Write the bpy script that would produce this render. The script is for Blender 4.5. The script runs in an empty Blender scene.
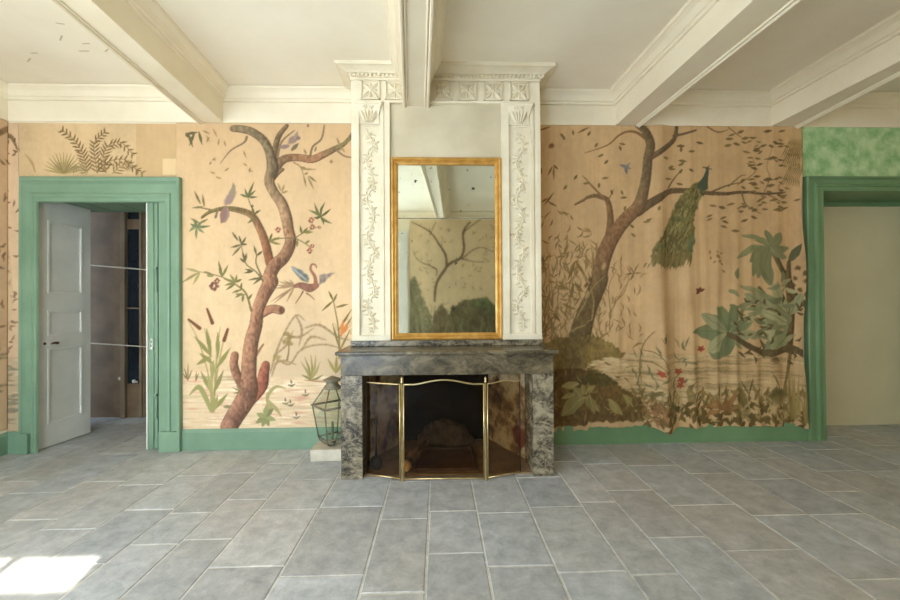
import bpy, bmesh, math, random
import numpy as np
from mathutils import Vector, Matrix, noise as mnoise

random.seed(7)
scn = bpy.context.scene
COL = scn.collection
PI = math.pi

# ------------------------------------------------------------------ camera
YAW, PITCH, ROLL, EYE = 0.02924, 0.00655, 0.00589, 1.3198
FPX = 400.0
D = 3.70            # distance to the chimney wall
BACKY = -1.27       # wall behind the camera
ZB, ZC = 2.972, 3.27  # underside of the beams, ceiling

def ray(x, y):
    u2 = (x - 450) / FPX; v2 = -(y - 300) / FPX
    c, s = math.cos(ROLL), math.sin(ROLL)
    u = c * u2 + s * v2; v = -s * u2 + c * v2
    c, s = math.cos(PITCH), math.sin(PITCH)
    yy = c - s * v; zz = s + c * v
    c, s = math.cos(YAW), math.sin(YAW)
    return c * u + s * yy, -s * u + c * yy, zz

def at(x, y, Y=None, Z=None):
    """the point of the plane Y=... or Z=... that is seen at photograph position x, y"""
    a, b, c = ray(x, y)
    t = Y / b if Y is not None else (Z - EYE) / c
    return Vector((a * t, b * t, EYE + c * t))

cam_d = bpy.data.cameras.new('camera')
cam_d.sensor_fit = 'HORIZONTAL'; cam_d.sensor_width = 36.0
cam_d.lens = 36.0 * FPX / 900.0
cam_d.clip_start = 0.05
cam = bpy.data.objects.new('camera', cam_d); COL.objects.link(cam)
o_, r_, u_ = Vector((0, 0, 0)), None, None
fwd = Vector(ray(450, 300)); rgt = Vector(ray(850, 300)) - fwd; up = Vector(ray(450, -100)) - fwd
M = Matrix((rgt.normalized(), up.normalized(), -fwd.normalized())).transposed().to_4x4()
M.translation = Vector((0, 0, EYE))
cam.matrix_world = M
scn.camera = cam

# ------------------------------------------------------------------ world, sun, daylight, exposure
scn.view_settings.view_transform = 'Standard'
scn.view_settings.look = 'None'
scn.view_settings.gamma = 1.0
scn.view_settings.use_curve_mapping = False
scn.view_settings.exposure = 0.47
scn.cycles.max_bounces = 10
scn.cycles.diffuse_bounces = 7
scn.cycles.use_denoising = True
scn.cycles.sample_clamp_indirect = 8.0

w = bpy.data.worlds.new('sky'); scn.world = w; w.use_nodes = True
w.node_tree.nodes['Background'].inputs[0].default_value = (0.62, 0.80, 1.0, 1)
w.node_tree.nodes['Background'].inputs[1].default_value = 2.0

# windows in the wall behind the camera (x0, x1) and added side-wall windows (y0, y1)
WZ0, WZ1 = 0.12, 2.62
pa, pb = at(100, 564, Z=0), at(80, 600, Z=0)
hd = Vector((pa.x - pb.x, pa.y - pb.y)).normalized()
WX1 = -0.80
WX0 = -1.95
BACK_WINDOWS = [(WX0, WX1), (-3.55, -2.45)]
FILL_WINDOW_R = (-0.9, 0.4)  # added unseen window, brightens the dark right side of the room
FILL_WINDOW_L = (-0.95, 0.75)  # added unseen window, brightens the left faces of the beams
LX = at(8, 300, Y=D).x
RX_ = 5.45
# the sun stands behind the camera: the right jamb of the window draws the right edge of the patch
sx = pa.x - WX1; sy = pa.y - (BACKY - 0.25)
sh = math.hypot(sx, sy)
sun_dir = Vector((sx, sy, -(WZ1 - 0.06))).normalized()
sl = bpy.data.lights.new('sun', 'SUN'); sl.energy = 18.0; sl.angle = 0.009; sl.color = (1.0, 0.92, 0.76)
so = bpy.data.objects.new('sun', sl); COL.objects.link(so)
so.rotation_euler = sun_dir.to_track_quat('-Z', 'Y').to_euler(); so.location = (0, -6, 6)

def day(name, loc, rot, sxx, syy, power, col):
    l = bpy.data.lights.new(name, 'AREA'); l.shape = 'RECTANGLE'; l.size = sxx; l.size_y = syy
    l.energy = power; l.color = col
    o = bpy.data.objects.new(name, l); COL.objects.link(o); o.location = loc; o.rotation_euler = rot
for (x0, x1), pw in zip(BACK_WINDOWS, (84, 60)):
    day('daylight_and_fill', ((x0 + x1) / 2, BACKY - 0.30, (WZ0 + WZ1) / 2), (PI / 2, 0, 0), x1 - x0, WZ1 - WZ0, pw, (0.66, 0.83, 1.0))
day('daylight_and_fill', (LX - 0.30, sum(FILL_WINDOW_L) / 2, 1.45), (PI / 2, 0, -PI / 2), FILL_WINDOW_L[1] - FILL_WINDOW_L[0], 2.2, 120, (0.86, 0.93, 1.0))  # fill lamp behind the added left window
day('daylight_and_fill', (RX_ + 0.30, sum(FILL_WINDOW_R) / 2, 1.75), (PI / 2, 0, PI / 2), FILL_WINDOW_R[1] - FILL_WINDOW_R[0], 1.5, 30, (1.0, 0.93, 0.72))  # warm fill lamp behind the added right window

# ------------------------------------------------------------------ materials
def s2l(c):
    c = np.asarray(c, float) / 255.0
    return np.where(c <= 0.04045, c / 12.92, ((c + 0.055) / 1.055) ** 2.4)
def rgba(c): return tuple(float(v) for v in s2l(c)) + (1.0,)

def new_mat(name):
    m = bpy.data.materials.new(name); m.use_nodes = True
    nt = m.node_tree; b = nt.nodes['Principled BSDF']
    return m, nt, b
def coords(nt, scale=(1, 1, 1)):
    tc = nt.nodes.new('ShaderNodeTexCoord'); mp = nt.nodes.new('ShaderNodeMapping')
    mp.inputs['Scale'].default_value = scale
    nt.links.new(tc.outputs['Object'], mp.inputs[0]); return mp.outputs[0]
def noise_tex(nt, v, scale, detail=5, rough=0.55, dist=0.0):
    n = nt.nodes.new('ShaderNodeTexNoise'); n.inputs['Scale'].default_value = scale
    n.inputs['Detail'].default_value = detail; n.inputs['Roughness'].default_value = rough
    n.inputs['Distortion'].default_value = dist
    nt.links.new(v, n.inputs['Vector']); return n.outputs[0]
def ramp(nt, f, stops):
    r = nt.nodes.new('ShaderNodeValToRGB'); e = r.color_ramp.elements
    while len(e) < len(stops): e.new(0.5)
    for el, (p, c) in zip(e, stops): el.position = p; el.color = rgba(c)
    nt.links.new(f, r.inputs[0]); return r.outputs[0]
def mixc(nt, f, a, b, mode='MIX'):
    n = nt.nodes.new('ShaderNodeMix'); n.data_type = 'RGBA'; n.blend_type = mode
    for sock, val in ((n.inputs[0], f), (n.inputs[6], a), (n.inputs[7], b)):
        if hasattr(val, 'links'): nt.links.new(val, sock)
        else: sock.default_value = val
    return n.outputs[2]
def bump(nt, b, f, strength, dist=0.01):
    n = nt.nodes.new('ShaderNodeBump'); n.inputs['Strength'].default_value = strength
    n.inputs['Distance'].default_value = dist
    nt.links.new(f, n.inputs['Height']); nt.links.new(n.outputs[0], b.inputs['Normal'])

def mottled(name, c1, c2, rough=0.6, scale=3.0, bumps=0.12, bscale=30, spec=0.3, metal=0.0, stops=(0.35, 0.68)):
    m, nt, b = new_mat(name); v = coords(nt)
    f = noise_tex(nt, v, scale, 6)
    nt.links.new(ramp(nt, f, [(stops[0], c1), (stops[1], c2)]), b.inputs['Base Color'])
    b.inputs['Roughness'].default_value = rough; b.inputs['Specular IOR Level'].default_value = spec
    b.inputs['Metallic'].default_value = metal
    if bumps: bump(nt, b, noise_tex(nt, v, bscale, 4), bumps, 0.004)
    return m

M_PLASTER = mottled('old_white_plaster', (222, 210, 184), (232, 222, 199), 0.7, 2.0, 0.08)
M_CEIL = mottled('ceiling_plaster', (228, 219, 199), (238, 231, 214), 0.8, 1.2, 0.05)
M_STUCCO = mottled('stucco_paint', (214, 202, 175), (227, 217, 193), 0.55, 5.0, 0.06)
M_GREEN = mottled('green_paint', (109, 137, 112), (124, 151, 126), 0.42, 2.5, 0.06)
M_GREEN_DIM = mottled('green_paint_dimmed', (100, 132, 92), (114, 145, 106), 0.45, 2.5, 0.06)  # same green, darkened in the colour for the dimmer right side
M_GREEN_D = mottled('green_marbled_paint', (132, 176, 118), (190, 214, 168), 0.6, 8.0, 0.1, stops=(0.36, 0.62))
M_WHITEWOOD = mottled('white_door_paint', (206, 206, 198), (220, 219, 211), 0.4, 3.0, 0.05)
M_BEIGE = mottled('beige_plaster', (206, 195, 162), (214, 204, 172), 0.7, 1.5, 0.05)
M_BROWNWOOD = mottled('brown_wood', (104, 84, 62), (128, 104, 78), 0.5, 4.0, 0.08)
M_TANWOOD = mottled('tan_wood_trim', (112, 94, 72), (130, 112, 88), 0.5, 4.0, 0.08)
M_DARKGLASS = mottled('dark_blue_glass', (20, 28, 34), (30, 42, 52), 0.08, 2.0, 0, spec=0.6)
M_IRON = mottled('black_iron', (22, 20, 19), (38, 34, 32), 0.55, 12.0, 0.2, spec=0.4)
M_ZINC = mottled('aged_lantern_metal', (104, 98, 80), (138, 130, 108), 0.5, 10.0, 0.15, metal=0.3)
M_BRASS = mottled('pale_brass', (196, 172, 118), (222, 202, 154), 0.3, 15.0, 0.03, metal=0.85)
M_GOLD = mottled('gilt_wood', (178, 130, 58), (206, 160, 86), 0.40, 14.0, 0.15, metal=0.35)
M_STONE = mottled('pale_limestone', (184, 174, 154), (206, 197, 178), 0.8, 9.0, 0.25)
M_TWIG = mottled('dry_twigs', (104, 78, 50), (150, 120, 84), 0.8, 20.0, 0.2)
M_SOOT = mottled('sooty_iron_plate', (74, 52, 36), (100, 72, 50), 0.6, 8.0, 0.2)
M_ASH = mottled('grey_ash', (58, 47, 38), (98, 84, 69), 0.95, 14.0, 0.6, bscale=22)
M_BRONZE = mottled('brown_door_knob', (70, 42, 30), (110, 66, 48), 0.35, 12.0, 0.05, metal=0.5)

def marble(name, c0, c1, c2, scale, vein):
    m, nt, b = new_mat(name); v = coords(nt, (1, 1, 1.5))
    f = noise_tex(nt, v, scale, 9, 0.62, 1.6)
    base = ramp(nt, f, [(0.36, c0), (0.50, c1), (0.62, c2)])
    f2 = noise_tex(nt, v, scale * 2.6, 8, 0.7, 2.6)
    veins = ramp(nt, f2, [(0.50, (0, 0, 0)), (0.57, (255, 255, 255)), (0.66, (0, 0, 0))])
    veins = mixc(nt, 1.0, veins, (vein, vein, vein, 1), 'MULTIPLY')
    nt.links.new(mixc(nt, veins, base, rgba(c2)), b.inputs['Base Color'])
    b.inputs['Roughness'].default_value = 0.26; b.inputs['Specular IOR Level'].default_value = 0.4
    return m
M_MARBLE = marble('dark_grey_marble', (34, 31, 25), (88, 80, 65), (152, 140, 116), 4.8, .75)
M_MARBLE_S = marble('dark_olive_marble', (58, 51, 38), (84, 75, 57), (120, 108, 84), 3.8, .4)

def attr_mat(name, rough, spec=0.2, bumpscale=120, bumpv=0.15, mott=None):
    m, nt, b = new_mat(name)
    a = nt.nodes.new('ShaderNodeAttribute'); a.attribute_name = 'paint'
    c = a.outputs['Color']; v = coords(nt)
    if mott:
        f = noise_tex(nt, v, mott[0], 9, 0.7)
        c = mixc(nt, 1.0, c, ramp(nt, f, [(0.30, mott[1]), (0.72, mott[2])]), 'MULTIPLY')
    nt.links.new(c, b.inputs['Base Color'])
    b.inputs['Roughness'].default_value = rough; b.inputs['Specular IOR Level'].default_value = spec
    bump(nt, b, noise_tex(nt, v, bumpscale, 5, 0.6), bumpv, 0.004)
    return m
M_PAINTING = attr_mat('painted_paper', 0.75, 0.12)
def flag_mat():
    m, nt, b = new_mat('flagstone'); v = coords(nt)
    a = nt.nodes.new('ShaderNodeAttribute'); a.attribute_name = 'paint'
    f1 = noise_tex(nt, v, 9.0, 10, 0.75, 0.3)
    c = mixc(nt, 1.0, a.outputs['Color'], ramp(nt, f1, [(0.28, (176, 177, 178)), (0.55, (222, 222, 221)), (0.78, (255, 255, 255))]), 'MULTIPLY')
    f2 = noise_tex(nt, v, 46.0, 6, 0.7, 1.2)                      # pale scuffs and specks
    c = mixc(nt, ramp(nt, f2, [(0.60, (0, 0, 0)), (0.72, (120, 120, 120))]), c, rgba((222, 220, 212)))
    f3 = noise_tex(nt, v, 0.9, 4, 0.55)                           # brownish wear
    c = mixc(nt, ramp(nt, f3, [(0.48, (0, 0, 0)), (0.70, (150, 150, 150))]), c, rgba((172, 158, 138)))
    nt.links.new(c, b.inputs['Base Color']); b.inputs['Roughness'].default_value = 0.45; b.inputs['Specular IOR Level'].default_value = 0.35
    bump(nt, b, noise_tex(nt, v, 30, 8, 0.65), 0.4, 0.004); return m
M_FLAG = flag_mat()
M_MORTAR = mottled('pale_mortar', (184, 182, 174), (214, 211, 202), 0.85, 18.0, 0.3)

def firebox_mat():
    m, nt, b = new_mat('sooty_plaster_and_brick'); v = coords(nt)
    f = noise_tex(nt, v, 4.0, 8, 0.65, 0.2)
    base = ramp(nt, f, [(0.36, (70, 50, 34)), (0.45, (140, 112, 78)), (0.52, (186, 168, 132)), (0.66, (206, 192, 164))])
    f3 = noise_tex(nt, v, 3.0, 4, 0.5)
    base = mixc(nt, ramp(nt, f3, [(0.57, (0, 0, 0)), (0.63, (255, 255, 255))]), base, rgba((110, 60, 36)))
    nt.links.new(base, b.inputs['Base Color']); b.inputs['Roughness'].default_value = 0.9
    bump(nt, b, noise_tex(nt, v, 16, 6), 0.7, 0.02); return m
M_FIREBOX = firebox_mat()
M_FIREBACK = mottled('soot_black', (20, 16, 13), (40, 32, 26), 0.95, 6, 0.4)

def mirror_mat():
    m, nt, b = new_mat('old_mirror_glass'); v = coords(nt)
    f = noise_tex(nt, v, 20.0, 6, 0.6)
    spots = ramp(nt, f, [(0.66, (255, 255, 255)), (0.72, (70, 76, 70))])
    nt.links.new(mixc(nt, 1.0, rgba((222, 228, 218)), spots, 'MULTIPLY'), b.inputs['Base Color'])
    b.inputs['Metallic'].default_value = 1.0; b.inputs['Roughness'].default_value = 0.035
    bump(nt, b, noise_tex(nt, v, 2.2, 1), 0.012, 0.05); return m
M_MIRROR = mirror_mat()

def thin_glass(name, tint, gloss):
    m, nt, b = new_mat(name)
    t = nt.nodes.new('ShaderNodeBsdfTransparent'); t.inputs[0].default_value = rgba(tint)
    g = nt.nodes.new('ShaderNodeBsdfGlossy'); g.inputs['Roughness'].default_value = 0.05
    g.inputs[0].default_value = (1, 1, 1, 1)
    mx = nt.nodes.new('ShaderNodeMixShader'); lw = nt.nodes.new('ShaderNodeLayerWeight'); lw.inputs[0].default_value = 0.15
    fr = nt.nodes.new('ShaderNodeMath'); fr.operation = 'MULTIPLY_ADD'; fr.inputs[1].default_value = 0.5 if gloss > .03 else 0.15; fr.inputs[2].default_value = gloss
    nt.links.new(lw.outputs['Facing'], fr.inputs[0])
    nt.links.new(fr.outputs[0], mx.inputs[0]); nt.links.new(t.outputs[0], mx.inputs[1]); nt.links.new(g.outputs[0], mx.inputs[2])
    nt.links.new(mx.outputs[0], nt.nodes['Material Output'].inputs[0]); nt.nodes.remove(b)
    return m
M_LGLASS = thin_glass('old_lantern_glass', (240, 248, 244), 0.05)
M_SCREEN = thin_glass('smoked_screen_glass', (204, 186, 160), 0.010)

# ------------------------------------------------------------------ mesh helpers
class MB:
    def __init__(s): s.bm = bmesh.new(); s.M = Matrix.Identity(4)
    def v(s, p): return s.bm.verts.new(s.M @ Vector(p))
    def face(s, vs, mi=0, smooth=False):
        try: f = s.bm.faces.new(vs)
        except ValueError: return
        f.material_index = mi; f.smooth = smooth; return f
    def box(s, x0, x1, y0, y1, z0, z1, mi=0, bev=0.0):
        if x0 > x1: x0, x1 = x1, x0
        if y0 > y1: y0, y1 = y1, y0
        if z0 > z1: z0, z1 = z1, z0
        V = [s.v(p) for p in ((x0, y0, z0), (x1, y0, z0), (x1, y1, z0), (x0, y1, z0), (x0, y0, z1), (x1, y0, z1), (x1, y1, z1), (x0, y1, z1))]
        F = [s.face([V[i] for i in q], mi) for q in ((3, 2, 1, 0), (4, 5, 6, 7), (0, 1, 5, 4), (1, 2, 6, 5), (2, 3, 7, 6), (3, 0, 4, 7))]
        if bev:
            es = list({e for f in F for e in f.edges})
            bmesh.ops.bevel(s.bm, geom=es, offset=bev, segments=2, profile=0.5, affect='EDGES')
        return s
    def tube(s, pts, r, n=8, mi=0, cap=True):
        pts = [Vector(p) for p in pts]
        rr = r if isinstance(r, (list, tuple)) else [r] * len(pts)
        rings = []; nrm = None
        for i, p in enumerate(pts):
            t = (pts[min(i + 1, len(pts) - 1)] - pts[max(i - 1, 0)]).normalized()
            if nrm is None:
                nrm = t.orthogonal().normalized()
            else:
                nrm = (nrm - t * nrm.dot(t)).normalized()
            bn = t.cross(nrm)
            rings.append([s.v(p + (nrm * math.cos(a) + bn * math.sin(a)) * rr[i]) for a in (2 * PI * k / n for k in range(n))])
        for a, b in zip(rings, rings[1:]):
            for k in range(n): s.face([a[k], a[(k + 1) % n], b[(k + 1) % n], b[k]], mi, True)
        if cap: s.face(rings[0][::-1], mi); s.face(rings[-1], mi)
        return s
    def lathe(s, cx, cy, prof, n=16, mi=0, squash=1.0, rot=0.0):
        rings = []
        for r, z in prof:
            rings.append([s.v((cx + r * math.cos(rot + 2 * PI * k / n), cy + squash * r * math.sin(rot + 2 * PI * k / n), z)) for k in range(n)])
        for a, b in zip(rings, rings[1:]):
            for k in range(n): s.face([a[k], a[(k + 1) % n], b[(k + 1) % n], b[k]], mi, n > 8)
        s.face(rings[0][::-1], mi); s.face(rings[-1], mi); return s
    def sweep(s, path, prof, mi=0):
        """profile (out, z) along a plan polyline; 'out' is to the right of the direction of travel; mitred"""
        P = [Vector(p) for p in path]; rings = []
        for i, p in enumerate(P):
            d0 = (P[i] - P[i - 1]).normalized() if i else None
            d1 = (P[i + 1] - P[i]).normalized() if i + 1 < len(P) else None
            n0 = Vector((d0.y, -d0.x)) if d0 else None; n1 = Vector((d1.y, -d1.x)) if d1 else None
            if n0 is None: m = n1
            elif n1 is None: m = n0
            else:
                m = (n0 + n1).normalized(); m = m / m.dot(n0)
            rings.append([s.v((p.x + m.x * o, p.y + m.y * o, z)) for o, z in prof])
        for a, b in zip(rings, rings[1:]):
            for k in range(len(prof)):
                k2 = (k + 1) % len(prof); s.face([a[k], b[k], b[k2], a[k2]], mi)
        s.face(rings[0], mi); s.face(rings[-1][::-1], mi); return s
    def leaf(s, x, y, z, ang, ln, wd, h, n=5):
        """carved leaf in low relief on a wall face looking to -y"""
        ca, sa = math.cos(ang), math.sin(ang)
        L, R, C = [], [], []
        for i in range(n + 1):
            t = i / n; wv = wd * math.sin(PI * min(1, t * 0.96 + 0.04)) ** 0.8 * 0.5
            px, pz = t * ln, 0
            hh = h * math.sin(PI * (0.12 + 0.8 * t))
            C.append(s.v((x + ca * px, y - hh, z + sa * px)))
            L.append(s.v((x + ca * px - sa * wv, y + 0.001, z + sa * px + ca * wv)))
            R.append(s.v((x + ca * px + sa * wv, y + 0.001, z + sa * px - ca * wv)))
        for i in range(n):
            s.face([L[i], L[i + 1], C[i + 1], C[i]]); s.face([C[i], C[i + 1], R[i + 1], R[i]])
        return s
    def build(s, name, mats, parent=None, origin=None, smooth=False, bevel=0.0):
        if not isinstance(mats, (list, tuple)): mats = [mats]
        bmesh.ops.recalc_face_normals(s.bm, faces=s.bm.faces[:])
        off = Vector((0, 0, 0))
        if parent is not None: off = world_loc(parent)
        elif origin is not None: off = Vector(origin)
        elif s.bm.verts:
            xs = [v.co for v in s.bm.verts]
            lo = Vector([min(c[i] for c in xs) for i in range(3)]); hi = Vector([max(c[i] for c in xs) for i in range(3)])
            off = Vector(((lo.x + hi.x) / 2, (lo.y + hi.y) / 2, lo.z))
        for v in s.bm.verts: v.co -= off
        me = bpy.data.meshes.new(name); s.bm.to_mesh(me); s.bm.free()
        for m in mats: me.materials.append(m)
        if smooth:
            for p in me.polygons: p.use_smooth = True
        o = bpy.data.objects.new(name, me); COL.objects.link(o)
        if parent is not None: o.parent = parent
        else: o.location = off
        if bevel:
            b = o.modifiers.new('bevel', 'BEVEL'); b.width = bevel; b.segments = 2; b.limit_method = 'ANGLE'; b.angle_limit = 0.7
        return o
def world_loc(o):
    p = Vector((0, 0, 0))
    while o is not None: p = p + Vector(o.location); o = o.parent
    return p
def thing(name, label, cat, loc, group=None):
    o = bpy.data.objects.new(name, None); COL.objects.link(o); o.location = loc; o.empty_display_size = 0.1
    return tag(o, label, cat, group)
def tag(o, label, cat, group=None, kind=None):
    o['label'] = label; o['category'] = cat
    if group: o['group'] = group
    if kind: o['kind'] = kind
    return o
def struct(o, label=None, cat=None):
    o['kind'] = 'structure'
    if label: o['label'] = label; o['category'] = cat
    return o

# ------------------------------------------------------------------ key positions
DX0, DX1 = at(35.5, 300, Y=D).x, at(160, 300, Y=D).x           # doorway
DCX0, DCX1 = at(18.3, 300, Y=D - .05).x, at(181.3, 300, Y=D - .02).x     # its casing
OX0, OX1 = DX0 - 0.13, DX1 + 0.10
DZ, DCZ = at(100, 195.5, Y=D).z, at(100, 176.5, Y=D - .05).z
NX0, NX1 = at(822, 300, Y=D).x, 4.95                          # niche on the right
NCX0 = at(806.5, 300, Y=D - .03).x
NZ, NCZ = at(840, 190, Y=D).z, at(840, 176, Y=D - .05).z
WT = 4.37                                                     # far face of the thick wall
RX = RX_                                          # side walls
BF = 3.36                                                     # front of the chimney breast
BX0, BX1 = -0.712, 0.858
FX0, FX1, FZ = -0.573, 0.715, 0.775                           # fireplace opening
MF = 3.02                                                     # front of the marble legs
FARY, FARX0, FARX1 = 6.6, -5.2, -1.2                          # room beyond the doorway

# ------------------------------------------------------------------ structure
# floor of flagstones
def build_floor():
    b = MB(); cols = []
    lay = b.bm.verts.layers.float_color.new('paint')
    joints = [at(px, 600, Z=0).x for px in (-12, 58, 118, 180, 265, 358, 425, 493, 570, 648, 703, 779, 876, 957, 1040)]
    j0 = joints[0]
    while j0 > FARX0 - 0.1: j0 -= random.uniform(0.28, 0.42); joints.insert(0, j0)
    j1 = joints[-1]
    while j1 < RX + 0.3: j1 += random.uniform(0.28, 0.42); joints.append(j1)
    seen = {(425, 493): [(455, 553)], (358, 425): [(395, 519), (390, 593)], (265, 358): [(320, 576), (345, 506.7)],
            (493, 570): [(500, 512.7), (520, 566)], (570, 648): [(553, 506.7), (580, 572)], (648, 703): [(610, 502)],
            (703, 779): [(695, 537), (640, 490)], (779, 876): [(760, 550), (700, 505)], (180, 265): [(230, 567), (270, 510)],
            (118, 180): [(180, 540), (220, 500)], (58, 118): [(140, 545), (90, 515)], (876, 957): [(870, 580), (780, 515)]}
    known = {}
    for (a, c), pts in seen.items():
        known[round((at(a, 600, Z=0).x + at(c, 600, Z=0).x) / 2, 2)] = sorted(at(px, py, Z=0).y for px, py in pts)
    for xa, xb in zip(joints, joints[1:]):
        ys = None
        for k, v in known.items():
            if abs(k - (xa + xb) / 2) < 0.02: ys = list(v)
        if ys is None: ys = [random.uniform(1.2, 1.9)]
        full = list(ys)
        while full[0] > BACKY - 0.3: full.insert(0, full[0] - random.uniform(0.42, 0.75))
        # one long cross joint runs in front of the hearth
        while full[-1] < FARY + 0.1: full.append(full[-1] + random.uniform(0.42, 0.75))
        for ya, yb in zip(full, full[1:]):
            g = 0.0038
            z = random.uniform(-0.0012, 0.0)
            j = lambda: random.uniform(-0.0025, 0.0025)
            k = random.uniform(0.94, 1.05); t = random.uniform(-3, 3)
            c = s2l((np.array((206 + t, 208, 210 - t)) * k).clip(0, 255))
            x0, x1, y0, y1 = xa + g + j(), xb - g + j(), ya + g + j(), yb - g + j()
            rim = 0.004
            top = []
            for (px, py, zz) in ((x0 + rim, y0 + rim, z), (x1 - rim, y0 + rim, z), (x1 - rim, y1 - rim, z), (x0 + rim, y1 - rim, z),
                                 (x0, y0, z - 0.003), (x1, y0, z - 0.003), (x1, y1, z - 0.003), (x0, y1, z - 0.003),
                                 (x0, y0, z - 0.02), (x1, y0, z - 0.02), (x1, y1, z - 0.02), (x0, y1, z - 0.02)):
                v = b.v((px, py, zz)); v[lay] = (c[0], c[1], c[2], 1); top.append(v)
            b.face(top[0:4])
            for base in (0, 4):
                for i in range(4):
                    b.face([top[base + i], top[base + (i + 1) % 4], top[base + 4 + (i + 1) % 4], top[base + 4 + i]])
    b.box(FARX0 - 0.3, RX + 0.4, BACKY - 0.4, FARY + 0.2, -0.12, -0.0036, 1)
    return struct(b.build('floor', [M_FLAG, M_MORTAR], origin=(0, 0, 0)), 'grey flagstone floor with pale mortar joints', 'floor')
build_floor()

# chimney wall with doorway, hearth opening and niche
b = MB()
b.box(LX - 0.3, OX0, D, WT, 0, ZC); b.box(OX0, OX1, D, WT, DZ + .02, ZC); b.box(OX1, FX0 - 0.02, D, WT, 0, ZC)
b.box(FX0 - 0.02, FX1 + 0.02, D, WT, 1.0, ZC); b.box(FX1 + 0.02, NCX0 - .02, D, WT, 0, ZC); b.box(NCX0 - .02, NX0, D, WT, 0, NCZ - .1); b.box(NCX0 - .02, NX0, D, WT, NCZ - .1, ZC, 1)
b.box(FX0 - 0.02, FX1 + 0.02, D + 0.30, WT, 0, 1.0)
b.box(NX0, NX1, D, WT, NZ, ZC, 1); b.box(NX0, NX1, 4.11, WT, 0, NZ, 2); b.box(NX1, RX + 0.3, D, WT, 0, ZC)
struct(b.build('wall_back', [M_PLASTER, M_GREEN_D, M_BEIGE], origin=(0, D, 0)), 'thick plaster wall holding the fireplace and doorways', 'wall')
b = MB()
y0, y1 = FILL_WINDOW_L
b.box(LX - .25, LX, BACKY - .3, y0, 0, ZC); b.box(LX - .25, LX, y1, D, 0, ZC); b.box(LX - .25, LX, y0, y1, 0, .35); b.box(LX - .25, LX, y0, y1, 2.6, ZC)
struct(b.build('wall_left', M_PLASTER), 'plaster wall on the left', 'wall')
b = MB(); y0, y1 = FILL_WINDOW_R
b.box(RX, RX + .25, BACKY - .3, y0, 0, ZC); b.box(RX, RX + .25, y1, D, 0, ZC); b.box(RX, RX + .25, y0, y1, 0, 1.0); b.box(RX, RX + .25, y0, y1, 2.5, ZC)
struct(b.build('wall_right', M_PLASTER), 'plaster wall on the right', 'wall')
b = MB(); edges = [LX]
for x0, x1 in sorted(BACK_WINDOWS): edges += [x0, x1]
edges.append(RX)
for i in range(0, len(edges), 2): b.box(edges[i], edges[i + 1], BACKY - 0.25, BACKY, 0, ZC)
for x0, x1 in BACK_WINDOWS: b.box(x0, x1, BACKY - 0.25, BACKY, WZ1, ZC); b.box(x0, x1, BACKY - 0.25, BACKY, 0, WZ0)
struct(b.build('wall_front', M_PLASTER), 'wall with windows opposite the fireplace', 'wall')
for i, (x0, x1) in enumerate(BACK_WINDOWS):
    b = MB(); yy = BACKY - 0.20
    for xa, xb in ((x0, x0 + 0.05), (x1 - .50, x1 - .46), (x1 - 0.05, x1)): b.box(xa, xb, yy, yy + 0.05, WZ0, WZ1)
    for z in (WZ0, WZ0 + 0.55, WZ0 + 1.05, WZ0 + 1.55, 2.33, WZ1 - 0.06): b.box(x0, x1, yy + 0.005, yy + 0.04, z, z + 0.035 if z > WZ0 and z < WZ1 - 0.1 else z + 0.06)
    wn = struct(b.build('window_%d' % (i + 1), M_WHITEWOOD), 'tall casement window opposite the fireplace', 'window')
    b = MB()
    for xa, xb in ((x0 - 0.2, x0), (x1, x1 + 0.2)): b.box(xa, xb, BACKY, BACKY + 0.03, 0, WZ1 + 0.12)
    b.box(x0, x1, BACKY, BACKY + 0.03, WZ1, WZ1 + 0.12)
    b.build('window_frame', M_WHITEWOOD, wn)

b = MB()
for ya, yb in ((y0, y0 + .05), ((y0 + y1) / 2 - .03, (y0 + y1) / 2 + .03), (y1 - .05, y1)): b.box(RX + .15, RX + .2, ya, yb, 1.0, 2.5)
for z in (1.0, 1.5, 2.0, 2.45): b.box(RX + .155, RX + .195, y0, y1, z, z + .05)
struct(b.build('window_3', M_WHITEWOOD), 'added casement window brightening the right side', 'window')

b = MB(); y0, y1 = FILL_WINDOW_L
for ya, yb in ((y0, y0 + .05), ((y0 + y1) / 2 - .03, (y0 + y1) / 2 + .03), (y1 - .05, y1)): b.box(LX - .2, LX - .15, ya, yb, .35, 2.6)
for z in (.35, .9, 1.45, 2.0, 2.55): b.box(LX - .195, LX - .155, y0, y1, z, z + .05)
struct(b.build('window_4', M_WHITEWOOD), 'added tall casement window lighting the beams from the left', 'window')

# ceiling with flakes of lost paint
b = MB(); b.box(LX - 0.3, RX + 0.3, BACKY - 0.3, WT, ZC, ZC + 0.2)
for px, py, ln, an in ((60, 23.5, .06, .2), (61, 38, .10, -.7), (86, 43.5, .07, -.1), (84, 51, .09, 0), (34, 53, .07, -.1), (29, 60, .1, -.6), (107, 50, .09, -.6)):
    p = at(px, py, Z=ZC)
    b.M = Matrix.Translation((p.x, p.y, ZC)) @ Matrix.Rotation(an, 4, 'Z'); b.box(-ln / 2.4, ln / 2.4, -0.005, 0.005, -0.0012, 0.001, 1); b.M = Matrix.Identity(4)
struct(b.build('ceiling', [M_CEIL, mottled('flaked_patch', (186, 172, 146), (206, 194, 168), 0.9)]), 'white plaster ceiling between beams', 'ceiling')

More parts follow.
